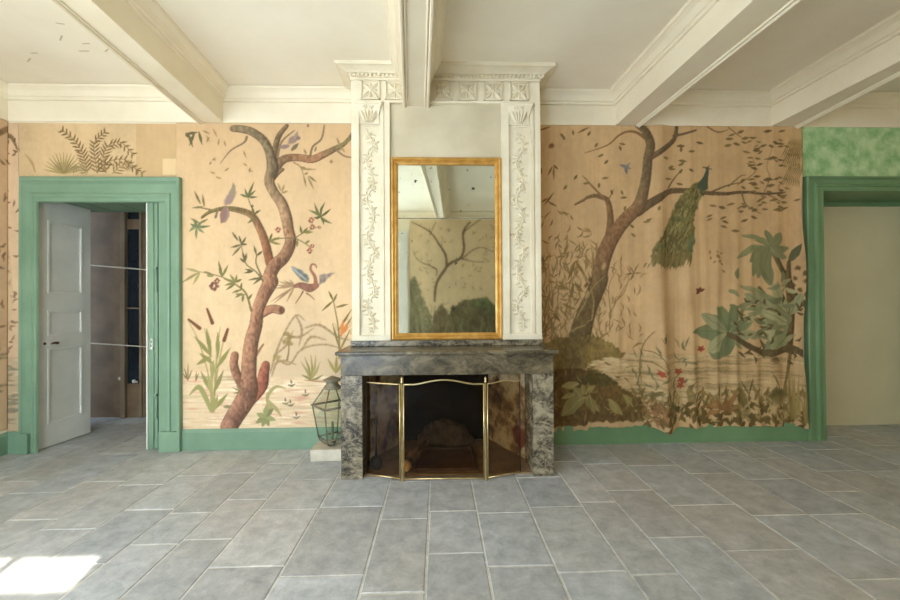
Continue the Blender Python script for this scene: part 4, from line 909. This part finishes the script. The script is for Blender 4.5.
def torn(xs, s):
    r = smooth_noise((1, len(xs)), (1, 14), s.rng)[0]; q = smooth_noise((1, len(xs)), (1, 5), s.rng)[0]
    base = np.interp(xs, [fx(553), fx(585), fx(586), fx(650), fx(660), fx(672), fx(790), fx(806)], [at(553, 431, Y=D).z, at(585, 429, Y=D).z, at(587, 426, Y=D).z, at(650, 426, Y=D).z, at(660, 430, Y=D).z, at(672, 426.5, Y=D).z, at(790, 425, Y=D).z, at(806, 426, Y=D).z])
    return base - 0.016 * (r - .5) - 0.012 * (q - .5)
R.age(.86, .9, .04); tag(R.mesh('painted_canvas', D - 0.001, M_PAINTING, folds, torn), 'loose painted canvas with a peacock and wavy folds, right of the fireplace', 'canvas')

# ---- painting opposite the fireplace, seen in the mirror
VY = 2 * (BF - 0.03) - BACKY
def in_mirror(x, y):
    p = at(x, y, Y=VY); return (p.x, p.z)
W2 = Sheet(409.5, 560, 219, 350, 0.013, (216, 190, 148), 9, in_mirror)
W2.X0 = W2.X0
Mi = tile(385, 190, 6.0); Mj = tile(385, 245, 5.714)
bk = (112, 90, 66)
W2.stroke(m(Mj, (285, 320), (295, 220), (340, 140), (370, 105), (430, 75), (452, 20)) + [(463, 232), (470, 222)], [4.4, 6, 6.4, 6, 5.4, 4.8, 4, 3], bk); W2.stroke(m(Mj, (350, 120), (345, 60), (310, 0)) + [(430, 232), (412, 222)], [5.6, 5, 4, 3.2, 2], bk)
W2.stroke(m(Mj, (295, 170), (290, 130), (210, 100), (170, 60), (165, 10)), [2.4, 2.2, 1.6, 1.2, .6], bk); W2.stroke(m(Mj, (440, 80), (500, 30), (560, 15), (620, 40)), [2.6, 2, 1.4, .8], bk); W2.stroke(m(Mj, (440, 80), (530, 95), (600, 90)), [2, 1.4, .6], bk)
W2.stroke([(463, 232), (478, 221), (490, 216)], [2.4, 2, 1], bk); W2.stroke([(430, 235), (436, 222)], [2, 1.4], bk)
W2.scatter(412, 555, 222, 290, 120, 5, 1.6, (124, 106, 76), .6, False)
W2.blob((420, 305), 14, 26, 0, (116, 112, 80), .9, .6, .2); W2.blob((412, 300), 10, 24, 0, (124, 118, 84), .9, .6, .2); W2.blob((453, 308), 6, 7, 0, (84, 76, 52), .85, .5, .3); W2.blob((475, 318), 16, 20, 0, (104, 96, 66), .9, .5, .2); W2.blob((487, 306), 14, 9, -.5, (100, 110, 72), .85, .5, .2); W2.blob((500, 300), 10, 30, 0, (120, 122, 80), .8, .7, .2); W2.blob((440, 335), 40, 20, 0, (96, 90, 64), .9, .5, .15)
for k in range(26): x = 412 + k * 3.6; W2.leaf((x, 350), (x + W2.rng.uniform(-10, 10), W2.rng.uniform(300, 325)), 3, [(150, 136, 104), (96, 90, 60)][k % 2], .7)
for pts, c in ((((405, 350), (405, 285), (415, 276), (424, 300), (432, 318), (430, 350)), (122, 118, 86)), (((428, 350), (434, 312), (442, 302), (452, 318), (456, 350)), (104, 92, 66)), (((448, 350), (450, 312), (462, 300), (478, 298), (492, 306), (500, 330), (502, 350)), (98, 92, 64)), (((470, 302), (486, 297), (498, 308), (500, 326), (486, 312)), (106, 116, 78)), (((496, 350), (498, 300), (510, 270), (560, 270), (560, 350)), (120, 120, 80))): W2.poly(pts, c, .9, 3, .3)
for k in range(30): x = 410 + k * 3.2; W2.leaf((x, 350), (x + W2.rng.uniform(-12, 12), W2.rng.uniform(308, 330)), 2.6, [(160, 146, 112), (86, 80, 54), (140, 130, 96)][k % 3], .75)
for k in range(60):
    x, y = W2.rng.uniform(408, 520), W2.rng.uniform(305, 345); a = W2.rng.uniform(-2.6, -.5)
    W2.leaf((x, y), (x + 9 * math.cos(a), y + 11 * math.sin(a)), 1.8, [(150, 142, 104), (136, 134, 96), (84, 82, 54)][k % 3], .55, .2)
W2.stroke([(424, 350), (421, 320), (418, 290)], [1, 1.6, .6], (176, 166, 132), .8)
W2.blob((453, 309), 5, 7, 0, (76, 70, 48), .9, .4)
W2.age(1.0, .85); tag(W2.mesh('painted_wallpaper', BACKY + 0.004, M_PAINTING, facing=1), 'painted wallpaper with a forked tree opposite, seen in the mirror', 'wallpaper')

# ------------------------------------------------------------------ overmantel
om = thing('overmantel', 'white carved stucco overmantel with pilasters and cornice, above the mantelpiece', 'overmantel', ((BX0 + BX1) / 2, BF, 0.96))
zt = 2.985
xp = lambda px: at(px, 250, Y=BF).x
b = MB()
b.box(xp(391), xp(501), BF - 0.012, BF, 1.0, zt, 0, 0.003)
b.build('panel', mottled('darker_panel_plaster', (186, 174, 146), (208, 197, 170), .6, 2.2, .06), om)  # panel base colour set darker than the pilasters
def carved_leafpair(b, x, y, z, dirn, k):
    b.leaf(x, y, z, dirn, 0.06 * k, 0.026 * k, 0.018); b.leaf(x, y, z, dirn + 0.95, 0.05 * k, 0.022 * k, 0.015); b.leaf(x, y, z, dirn - 0.95, 0.05 * k, 0.022 * k, 0.015)
ZP0, ZPV, ZPC = 1.01, 1.05, 2.80
for x0, x1 in ((xp(353), xp(391)), (xp(501), xp(540))):
    b = MB(); wv = x1 - x0
    b.box(x0, x1, BF - 0.022, BF, ZP0, zt, 0, 0.002)
    for a, c, dd in ((0, .20, .050), (.74, .84, .034), (.86, 1.0, .046)): b.box(x0 + a * wv, x0 + c * wv, BF - dd, BF - 0.015, ZP0 + .04, zt, 0, 0.004)
    b.box(x0, x1, BF - 0.055, BF - 0.015, ZP0, ZP0 + 0.045, 0, 0.004)
    b.box(x0 + .30 * wv, x0 + .66 * wv, BF - 0.032, BF - .015, ZPC - .012, ZPC)
    pil = b.build('pilaster', M_STUCCO, om)
    b = MB(); cx = x0 + .47 * wv; yb = BF - 0.022; pts = []; z = ZPV + .02; n = 0
    while z < ZPC - 0.02: pts.append((cx + 0.030 * math.sin((z - ZPV) * 2 * PI / .30), yb - .004, z)); z += 0.02
    b.tube(pts, 0.007, 6)
    z = ZPV + 0.05; n = 0
    while z < ZPC - 0.05:
        ph = (z - ZPV) * 2 * PI / .30; x = cx + 0.030 * math.sin(ph); sg = 1 if math.cos(ph) > 0 else -1
        carved_leafpair(b, x, yb, z, PI / 2 - sg * .9 if n % 2 else PI / 2 + sg * 1.1, 1.0); n += 1
        b.leaf(x, yb, z + .02, PI / 2 + (1 if n % 2 else -1) * 1.7, .055, .024, .015); b.leaf(x, yb, z + .03, PI / 2 - (1 if n % 2 else -1) * 2.2, .045, .02, .013)
        z += 0.055
    b.build('carved_vine', M_STUCCO, pil)
    b = MB()
    c0, c1 = x0 + .12 * wv, x0 + .78 * wv; zc0, zc1 = ZPC + .005, zt - 0.012
    b.box(c0 + .02, c1 - .02, BF - .034, BF - .02, zc0, zc1 - .02)
    V = [b.v(p) for p in ((c0 + .03, BF - .03, zc0 + .05), (c1 - .03, BF - .03, zc0 + .05), (c1, BF - .07, zc1 - .02), (c0, BF - .07, zc1 - .02), (c0, BF - .02, zc1 - .02), (c1, BF - .02, zc1 - .02), (c0 + .03, BF - .02, zc0 + .05), (c1 - .03, BF - .02, zc0 + .05))]
    for q in ((0, 1, 2, 3), (3, 2, 5, 4), (0, 3, 4, 6), (1, 7, 5, 2), (6, 7, 1, 0), (4, 5, 7, 6)): b.face([V[i] for i in q])
    b.box(c0 - .006, c1 + .006, BF - .078, BF - .02, zc1 - .02, zc1, 0, .003)
    cm = (c0 + c1) / 2
    for a in (-.75, -.38, 0, .38, .75): b.leaf(cm + a * .03, BF - .036 - .008, zc0 + .012, PI / 2 - a * .55, .12, .034, .022)
    for sg in (-1, 1):
        b.tube([(cm + sg * (.028 + .012 * math.cos(t)), BF - .068, zc1 - .042 + .012 * math.sin(t)) for t in [k * .6 for k in range(9)]], .006, 6)
    b.build('capital', M_STUCCO, pil)
b = MB(); b.box(BX0 - .004, BX1 + .004, BF - .030, BF + .002, zt, 3.19); b.box(BX0 - .008, BX1 + .008, BF - .045, BF + .002, zt - .004, zt + .018, 0, .004)
b.box(BX0 - .008, BX1 + .008, BF - .045, BF + .002, 3.168, 3.19, 0, .003)
fr = b.build('frieze', M_STUCCO, om)
def rosette(cx, n_pet, seed):
    b = MB(); yb = BF - .030; z0, z1 = zt + .024, 3.163; cz = (z0 + z1) / 2; hw = .078; hh = (z1 - z0) / 2
    for x0, x1, za, zb in ((cx - hw, cx - hw + .008, z0, z1), (cx + hw - .008, cx + hw, z0, z1), (cx - hw, cx + hw, z0, z0 + .008), (cx - hw, cx + hw, z1 - .008, z1)): b.box(x0, x1, yb - .016, yb + .001, za, zb)
    for k in range(4): a = PI / 4 + k * PI / 2; b.leaf(cx, yb, cz, a, .09, .036, .024)
    for k in range(4): a = k * PI / 2; b.leaf(cx, yb, cz, a, .066, .028, .020)
    if n_pet > 8:
        for k in range(8): a = PI / 8 + k * PI / 4; b.leaf(cx, yb, cz, a, .064, .017, .015)
    b.tube([(cx, yb, cz), (cx, yb - .012, cz), (cx, yb - .02, cz)], [.016, .016, .008], 10)
    return b.build('rosette', M_STUCCO, fr)
for i, px in enumerate((370.5, 395, 443, 467, 493, 519)):
    rosette(at(px, 90, Y=BF - .03).x, 8 if i in (0, 4) else 12, i)
b = MB(); b.sweep([(BX0, D), (BX0, BF - .03), (BX1, BF - .03), (BX1, D)], [(0, 3.19), (.020, 3.19), (.020, 3.215), (.036, 3.215), (.042, 3.222), (.06, 3.232), (.088, 3.243), (.108, 3.246), (.112, 3.266), (.112, ZC), (0, ZC)])
co_ = b.build('cornice', M_STUCCO, om)
b = MB()
x = BX0 - .015
while x < BX1 + .02: b.box(x, x + .020, BF - .066, BF - .045, 3.193, 3.213, 0, .003); x += .034
b.build('dentil_course', M_STUCCO, co_)

# ------------------------------------------------------------------ marble fireplace
fp = thing('fireplace', 'dark grey veined marble fireplace surround in the middle of the wall', 'fireplace', ((BX0 + BX1) / 2, 3.3, 0))
LX0, LX1, RX0, RX1 = -0.734, FX0, FX1, 0.872
for x0, x1 in ((LX0, LX1), (RX0, RX1)):
    b = MB(); b.box(x0, x1, MF, D, 0, FZ, 0, .004); b.build('leg', M_MARBLE, fp)
b = MB(); b.box(LX0, RX1, MF - .004, MF + .14, FZ, .935, 0, .004); b.build('lintel', M_MARBLE_S, fp)
b = MB(); b.box(LX0 - .028, RX1 + .028, MF - .06, BF + .1, .935, .962, 0, .008); b.box(LX0 - .012, RX1 + .012, MF - .03, BF + .1, .925, .937, 0, .004); b.build('shelf', M_MARBLE_S, fp)
b = MB(); b.box(BX0 - .012, BX1 + .012, BF - .05, BF + .08, .962, 1.010, 0, .006); b.build('plinth', M_MARBLE, fp)
# firebox lining: rough splayed cheeks, sooty back
def rough_quad(b, P, nu, nv, amp, mi):
    P = [Vector(p) for p in P]; g = []
    nrm = (P[1] - P[0]).cross(P[3] - P[0]).normalized()
    for j in range(nv + 1):
        row = []
        for i in range(nu + 1):
            u, v = i / nu, j / nv
            p = P[0] * (1 - u) * (1 - v) + P[1] * u * (1 - v) + P[2] * u * v + P[3] * (1 - u) * v
            e = min(1, 6 * min(u, 1 - u) + .2)
            row.append(b.v(p + nrm * amp * e * (mnoise.noise(p * 9) + .5 * mnoise.noise(p * 23))))
        g.append(row)
    for j in range(nv):
        for i in range(nu): b.face([g[j][i], g[j][i + 1], g[j + 1][i + 1], g[j + 1][i]], mi, True)
b = MB(); yb = D + .12; zt_ = .90
rough_quad(b, ((FX0 + .002, MF + .30, .012), (FX0 + .24, yb, .012), (FX0 + .24, yb, zt_), (FX0 + .002, MF + .30, zt_)), 18, 26, .018, 0)
rough_quad(b, ((FX1 - .24, yb, .012), (FX1 - .002, MF + .30, .012), (FX1 - .002, MF + .30, zt_), (FX1 - .24, yb, zt_)), 18, 26, .022, 0)
rough_quad(b, ((FX0 + .23, yb, .012), (FX1 - .23, yb, .012), (FX1 - .23, yb, zt_), (FX0 + .23, yb, zt_)), 24, 26, .018, 1)
b.box(FX0, FX1, MF + .02, yb + .02, zt_, zt_ + .015, 1)
b.build('firebox', [M_FIREBOX, M_FIREBACK], fp)
b = MB(); b.box(FX0 + .001, FX1 - .001, MF + .04, yb + .02, 0.0, .014, 0, .003); b.build('hearth', mottled('hearth_brick', (120, 98, 74), (156, 130, 100), .85, 7, .3), fp)
# things in the hearth
zt_h = .014
a0, a1 = at(432, 448, Z=.03), at(478, 472, Z=.03)
b = MB(); hx0, hx1 = -.19, .30
b.box(hx0, hx1, 3.10, 3.56, zt_h, zt_h + .012, 0, .003)
for x0, x1, y0, y1 in ((hx0, hx1, 3.10, 3.125), (hx0, hx1, 3.535, 3.56), (hx0, hx0 + .025, 3.10, 3.56), (hx1 - .025, hx1, 3.10, 3.56)): b.box(x0, x1, y0, y1, zt_h + .012, zt_h + .026, 0, .003)
tag(b.build('hearth_plate', M_SOOT), 'flat rusty iron hearth plate in the firebox', 'hearth plate')
b = MB(); n, mm = 44, 18; cx, cy = .05, 3.69
rings = []
for j in range(mm + 1):
    t = j / mm; row = []
    for i in range(n):
        a = 2 * PI * i / n; r = math.cos(t * PI / 2) if j < mm else 0.001
        p = Vector((cx + .25 * r * math.cos(a), cy + .10 * r * math.sin(a), zt_h + .22 * math.sin(t * PI / 2)))
        row.append(b.v(p + Vector((mnoise.noise(p * 14), .6 * mnoise.noise(p * 14 + Vector((9, 0, 0))), .8 * abs(mnoise.noise(p * 20)))) * (.055 if j else .0)))
    rings.append(row)
for p, q in zip(rings, rings[1:]):
    for i in range(n): b.face([p[i], p[(i + 1) % n], q[(i + 1) % n], q[i]], 0, True)
b.face(rings[0][::-1])
tag(b.build('ash_heap', M_ASH), 'grey heap of ash and rubble at the back of the firebox', 'ash', kind='stuff')
# besom of dry twigs lying in the hearth
tb = thing('twig_broom', 'short broom of dry twigs lying behind the left brass post', 'broom', (-.26, 3.12, zt_h))
b = MB(); ax0 = Vector((-.262, 3.095, zt_h + .047)); axd = Vector((.14, .34, .055))
for k in range(90):
    a = random.uniform(0, 2 * PI); r = .036 * math.sqrt(random.random()); f = random.uniform(1.0, 2.3); l = random.uniform(.75, 1.05)
    o1 = Vector((math.cos(a) * .92, -math.cos(a) * .38, math.sin(a))) * r; o2 = o1 * f + Vector((random.uniform(-.02, .02), 0, random.uniform(0, .03)))
    p2 = ax0 + axd * l + o2; p2.z = max(p2.z, zt_h + .006); pm = ax0 + axd * l * .5 + o1 * (1 + (f - 1) * .35); pm.z = max(pm.z, zt_h + .006)
    b.tube([ax0 + o1, pm, p2], [.0042, .0036, .0016], 5)
b.build('twigs', M_TWIG, tb)
b = MB(); b.tube([ax0 + axd * t for t in (-.02, .0, .06)], [.036, .044, .044], 16); b.build('butt', mottled('cut_twig_end', (176, 138, 90), (206, 170, 120), .8, 40, .4), tb)
b = MB()
for t in (.10, .14, .18): 
    c = ax0 + axd * t; d = axd.normalized(); s1 = d.orthogonal().normalized(); s2 = d.cross(s1)
    b.tube([c + (s1 * math.cos(q) + s2 * math.sin(q)) * .043 for q in [k * PI / 8 for k in range(17)]], .003, 5)
b.build('binding', M_IRON, tb)
# andiron at the left of the hearth
an = thing('andiron', 'black iron andiron in the left corner of the hearth', 'andiron', (-.50, 3.19, zt_h))
b = MB(); b.lathe(-.50, 3.19, [(.036, zt_h), (.046, zt_h + .02), (.05, zt_h + .05), (.036, zt_h + .085), (.014, zt_h + .10)]); b.build('base', M_IRON, an)
b = MB(); b.lathe(-.50, 3.19, [(.010, zt_h + .09), (.008, zt_h + .2), (.008, zt_h + .34), (.016, zt_h + .352), (.020, zt_h + .37), (.012, zt_h + .39), (.003, zt_h + .40)]); b.build('upright', M_IRON, an)

# ------------------------------------------------------------------ folding brass fire screen
P0, P1, P2, P3 = Vector((-.552, 3.075)), Vector((-.274, 2.975)), Vector((.346, 2.965)), Vector((.622, 3.065))
fs = thing('fire_screen', 'three-panel brass fire screen with smoked glass in front of the hearth', 'fire screen', ((P1.x + P2.x) / 2, 2.98, 0))
zt1 = at(402, 384.5, Y=2.98).z
def leaf_panel(p, q, bow, main):
    d = q - p; ln = d.length; n = 15
    def top(t): return zt1 + bow * (math.sin(PI * max(0, min(1, (t - .14) / .72))) ** 1.3)
    b = MB(); pts = []
    for k in range(n + 1):
        t = k / n; x = p + d * t; pts.append((x.x, x.y, top(t)))
    b.tube(pts, .0058 if main else .0048, 8)
    b.tube([(p.x, p.y, .018), (q.x, q.y, .018)], .006, 8)
    for e, inner in ((p, main or p is not P0), (q, main or q is not P3)):
        if inner: b.tube([(e.x, e.y, .004), (e.x, e.y, zt1)], .0055, 8)
    fr_ = b.build('frame', M_BRASS, fs)
    for e in (p, q):
        if e is P0 or e is P3:
            b = MB(); b.tube([(e.x, e.y, .004), (e.x, e.y, top(0) if e is P0 else top(1))], .0045, 8); b.build('outer_stile', M_IRON, fs)
    b = MB(); lo = [b.v((pp[0], pp[1], .018)) for pp in pts]; hi = [b.v(pp) for pp in pts]
    for k in range(n): b.face([lo[k], lo[k + 1], hi[k + 1], hi[k]])
    b.build('glass', M_SCREEN, fr_)
e01 = (P1 - P0).normalized() * .016; e12 = (P2 - P1).normalized() * .012; e23 = (P3 - P2).normalized() * .016
leaf_panel(P0, P1 - e01, 0, False); leaf_panel(P1 + e12, P2 - e12, .032, True); leaf_panel(P2 + e23, P3, 0.012, False)
for c in (P1, P2):
    b = MB()
    b.lathe(c.x, c.y, [(.007, 0), (.007, .01), (.0045, .02), (.0045, zt1 + .01), (.011, zt1 + .014), (.011, zt1 + .02), (.005, zt1 + .026), (.009, zt1 + .036), (.007, zt1 + .046), (.001, zt1 + .058)], 12)
    b.build('post', M_BRASS, fs)

# ------------------------------------------------------------------ mirror
mx0, mx1 = at(391, 250, Y=BF - .05).x, at(502.5, 250, Y=BF - .05).x
mz0, mz1 = 1.011, at(446, 157, Y=BF - .05).z
mi = thing('mirror', 'tall gilt framed mirror of two old glass plates above the mantel', 'mirror', ((mx0 + mx1) / 2, BF - .03, mz0))
b = MB()
prof = [(0, 0), (0, .030), (.006, .044), (.016, .048), (.026, .040), (.030, .032), (.038, .034), (.046, .026), (.054, .022), (.058, .014), (.058, 0)]
yb = BF - .013; rings = []
for cx, cz, sx_, sz_ in ((mx0, mz0, 1, 1), (mx1, mz0, -1, 1), (mx1, mz1, -1, -1), (mx0, mz1, 1, -1)):
    rings.append([b.v((cx + sx_ * o, yb - d, cz + sz_ * o)) for o, d in prof])
for i in range(4):
    p, q = rings[i], rings[(i + 1) % 4]
    for k in range(len(prof)): b.face([p[k], q[k], q[(k + 1) % len(prof)], p[(k + 1) % len(prof)]])
b.build('frame', M_GOLD, mi)
zj = at(446, 218.5, Y=BF - .02).z
b = MB(); b.box(mx0 + .05, mx1 - .05, yb - .012, yb - .002, mz0 + .05, zj - .002); b.build('lower_plate', M_MIRROR, mi)
b = MB(); b.M = Matrix.Translation((0, yb - .012, zj)) @ Matrix.Rotation(-.016, 4, 'X') @ Matrix.Translation((0, -yb + .012, -zj)); b.box(mx0 + .05, mx1 - .05, yb - .012, yb - .006, zj + .002, mz1 - .05); b.build('upper_plate', M_MIRROR, mi)
b = MB(); b.box(mx0 + .055, mx1 - .055, yb - .0125, yb - .003, zj - .004, zj + .004); b.build('joint', M_ZINC, mi)

# ------------------------------------------------------------------ lantern on its block
lx, ly = -.915, 3.47
blk = at(312, 461.5, Z=0)
b = MB(); b.box(-1.075, -.748, 3.37, 3.60, 0, .100, 0, .008)
tag(b.build('stone_block', M_STONE), 'pale stone block on the floor under the glass lantern', 'stone block')
lz = .100
la = thing('lantern', 'old metal lantern with glass panes beside the left marble leg', 'lantern', (lx, ly, lz))
def sq(r, z, rot=math.radians(-5), n=4): return [Vector((lx + r * math.cos(rot + 2 * PI * k / n), ly + r * math.sin(rot + 2 * PI * k / n), z)) for k in range(n)]
Rb, Re, Rt = .122, .176, .070
z0, ze, zr, zc_ = lz + .075, .445, .595, .62
lo, ev, rt = sq(Rb, z0), sq(Re, ze), sq(Rt, zr)
b = MB()
for k in range(4):
    k2 = (k + 1) % 4
    b.tube([lo[k], ev[k]], .0065, 6); b.tube([ev[k], rt[k]], .006, 6); b.tube([lo[k], lo[k2]], .007, 6); b.tube([ev[k], ev[k2]], .010, 6); b.tube([rt[k], rt[k2]], .007, 6)
    o = ev[k] + (ev[k] - Vector((lx, ly, ze))).normalized() * .018; b.tube([ev[k], o + Vector((0, 0, .008))], [.007, .002], 6)
b.build('frame', M_ZINC, la)
b = MB()
for k in range(4):
    k2 = (k + 1) % 4; b.face([b.v(p) for p in (lo[k], lo[k2], ev[k2], ev[k])]); b.face([b.v(p) for p in (ev[k], ev[k2], rt[k2], rt[k])])
b.build('glass', M_LGLASS, la)
b = MB(); b.lathe(lx, ly, [(.078, zr - .004), (.070, zr + .012), (.052, zr + .03), (.048, zr + .055), (.074, zr + .062), (.076, zr + .070), (.05, zr + .084), (.018, zr + .098), (.004, zr + .104)], 18); b.build('cap', M_ZINC, la)
b = MB()
for p in lo:
    c = Vector((lx, ly, 0)); d = Vector((p.x - lx, p.y - ly, 0))
    b.tube([p, c + d * .92 + Vector((0, 0, z0 - .028)), c + d * .55 + Vector((0, 0, lz + .018)), c + d * .22 + Vector((0, 0, lz + .008)), c + d * .05 + Vector((0, 0, lz + .012))], .006, 6)
b.lathe(lx, ly, [(.012, lz), (.02, lz + .008), (.02, lz + .018), (.008, lz + .028)], 12)
b.build('foot', M_ZINC, la)
b = MB(); b.lathe(lx, ly, [(.03, lz + .022), (.03, lz + .03), (.011, lz + .034), (.010, lz + .20), (.008, lz + .205)], 12); b.build('candle_holder', M_ZINC, la)

# ------------------------------------------------------------------ door leaves
def door_leaf_mesh(b, wd, ht, t, panels, face=1):
    b.box(0, wd, -t / 2 + .010, t / 2 - .010, 0.008, ht, 0)
    for sg in (-1, 1):
        ya, yb_ = (t / 2 - .011, t / 2) if sg > 0 else (-t / 2, -t / 2 + .011)
        zs = [0.008] + [z for p in panels for z in p] + [ht]
        b.box(0, .085, ya, yb_, .008, ht, 0); b.box(wd - .085, wd, ya, yb_, .008, ht, 0)
        for k in range(0, len(zs), 2): b.box(.085, wd - .085, ya, yb_, zs[k], zs[k + 1], 0)
        ym = ya if sg > 0 else yb_
        for z0, z1 in panels:
            for (xa, xb, za, zb) in ((.085, .107, z0, z1), (wd - .107, wd - .085, z0, z1), (.107, wd - .107, z0, z0 + .022), (.107, wd - .107, z1 - .022, z1)):
                y0_, y1_ = (t / 2 - .011, t / 2 + .006) if sg > 0 else (-t / 2 - .006, -t / 2 + .011)
                b.box(xa, xb, y0_, y1_, za, zb, 0, .004)
n0 = at(37.5, 440, Y=3.725); n1 = at(90.5, 430, Y=4.235)
dz = lambda y: at(46, y, Y=3.80).z
panels = [(dz(425), dz(349)), (dz(336), dz(310)), (dz(293), dz(220))]
dv = Vector((n1.x - n0.x, n1.y - n0.y, 0)); wdl = dv.length; ang = math.atan2(dv.y, dv.x)
lf_ = thing('door_leaf', 'white panelled door leaf folded open on the left of the doorway', 'door', (n0.x, n0.y, .006))
htl = at(38, 196.5, Y=3.725).z
MT = Matrix.Translation((n0.x, n0.y, 0)) @ Matrix.Rotation(ang, 4, 'Z') @ Matrix.Translation((0, .022, 0))
b = MB(); b.M = MT; door_leaf_mesh(b, wdl, htl, .044, panels); b.build('leaf', M_WHITEWOOD, lf_)
b = MB(); b.M = MT; zh_ = at(52, 343, Y=3.85).z
b.tube([(.145, -.02, zh_), (.145, -.05, zh_), (.145, -.062, zh_)], [.010, .010, .012], 10); b.tube([(.145, -.06, zh_ - .004), (.115, -.062, zh_ + .002), (.085, -.056, zh_ - .006)], [.011, .008, .006], 8); b.tube([(.06, -.021, zh_), (.06, -.026, zh_)], .013, 10)
b.build('door_handle', M_BRONZE, lf_)
for z in (.42, 1.25, 2.05): b = MB(); b.M = MT; b.tube([(wdl + .004, 0, z - .06), (wdl + .004, 0, z + .06)], .010, 8); b.build('hinge', M_GREEN, lf_)
# right leaf, folded against the right reveal: its green edge faces the room
q0 = at(147, 440, Y=3.715); q1 = at(158.5, 440, Y=3.715)
rl = thing('door_leaf.001', 'green edged door leaf folded back at the right of the doorway', 'door', (q0.x, 3.715, .006))
wr = q1.x - q0.x
MT2 = Matrix.Translation((q0.x + .022 + wr * .15, 3.718, 0)) @ Matrix.Rotation(PI / 2 + .0, 4, 'Z')
b = MB(); b.M = MT2; door_leaf_mesh(b, wdl, htl, .044, panels); b.build('leaf', M_GREEN, rl)
b = MB(); b.box(q0.x + .02, q0.x + wr * .62, 3.706, 3.719, .008, htl); b.box(q0.x + wr * .62, q1.x - .004, 3.712, 3.73, .008, htl - .03, 0, .005); b.tube([(q0.x + wr * .62, 3.710, .1), (q0.x + wr * .62, 3.710, htl - .12)], .006, 8)
b.build('edge_moulding', M_GREEN, rl)
b = MB(); b.box(q0.x, q0.x + .013, 3.704, 3.73, .008, htl, 0, .002); b.build('white_edge', M_WHITEWOOD, rl)['label'] = 'white painted edge strip'
zk = at(153, 344, Y=3.70).z; ck = q0.x + wr * .48
b = MB()
for xa, xb, za, zb in ((ck - .018, ck - .010, -.05, .05), (ck + .010, ck + .018, -.05, .05), (ck - .018, ck + .018, .032, .05), (ck - .018, ck + .018, -.05, -.026), (ck - .018, ck + .018, -.006, .006)): b.box(xa, xb, 3.7, 3.707, zk + za, zk + zb)
b.build('lock_plate', M_WHITEWOOD, rl)
for y in (268, 395):
    z = at(157, y, Y=3.7).z; b = MB(); b.tube([(q1.x - .012, 3.715, z), (q1.x - .012, 3.695, z), (q1.x - .012, 3.685, z)], [.008, .008, .013], 10); b.tube([(q1.x - .012, 3.71, z - .01), (q1.x - .012, 3.71, z - .22)], .006, 6); b.build('bolt', M_GREEN, rl)

# ------------------------------------------------------------------ room beyond the doorway
b = MB(); b.box(FARX0 - .2, FARX0, WT, FARY, 0, ZC); b.box(FARX1, FARX1 + .2, WT, FARY, 0, ZC); b.box(FARX0, FARX1, FARY, FARY + .2, 0, ZC)
struct(b.build('wall_far', M_BROWNWOOD), 'brown walls of the room beyond the doorway', 'wall')
b = MB(); b.box(FARX0 - .2, FARX1 + .2, WT, FARY + .2, ZC, ZC + .1); struct(b.build('ceiling_far', M_CEIL), 'ceiling of the room beyond the doorway', 'ceiling')
YP = 4.78
gp = thing('glazed_partition', 'tall brown glazed wooden partition in the dim room beyond the doorway', 'partition', (at(120, 415, Y=YP).x, YP, 0))
X = lambda px: at(px, 300, Y=YP).x
Zp = lambda py: at(120, py, Y=YP).z
b = MB()
b.box(X(70), X(113), YP + .03, YP + .06, 0, 3.0); b.box(X(113), X(122), YP + .01, YP + .06, 0, 3.0, 0, .005); b.box(X(140), X(175), YP + .01, YP + .06, 0, 3.0, 0, .005)
b.box(X(126), X(140), YP + .01, YP + .05, 0, Zp(384)); b.box(X(126), X(140), YP + .01, YP + .05, Zp(229), Zp(219))
b.build('panelling', M_BROWNWOOD, gp)
b = MB(); b.box(X(122), X(126.5), YP - .03, YP + .06, 0, 3.0, 0, .006); b.box(X(139.5), X(142), YP - .01, YP + .06, 0, 3.0, 0, .004); b.build('mullion', M_TANWOOD, gp)
b = MB(); b.box(X(126), X(140), YP + .02, YP + .03, Zp(384), 3.0); b.build('pane', M_DARKGLASS, gp)
for y0, y1 in ((265, 270), (343, 347)):
    b = MB(); p, q = at(88, y0, Y=YP - .05), at(150, y1, Y=YP - .05); b.tube([p, q], .008, 8); b.build('bar', M_STONE, gp)
b = MB(); p, q = at(126, 308, Y=YP), at(140, 308.5, Y=YP); b.tube([p, q], .010, 8); b.build('bar', M_TANWOOD, gp)
b = MB()
for px, py in ((119, 379), (133, 381.5)):
    p = at(px, py, Y=YP - .02); b.lathe(p.x, YP - .005, [(.012, p.z - .02), (.02, p.z), (.012, p.z + .02)], 10); b.tube([(p.x, YP - .02, p.z), (p.x + .05, YP - .02, p.z - .006)], .010, 8)
b.build('door_handle', M_STONE, gp)

for o in scn.objects:
    if o.type == 'MESH' and o.parent is None and 'kind' not in o and 'category' not in o: print('UNTAGGED', o.name)
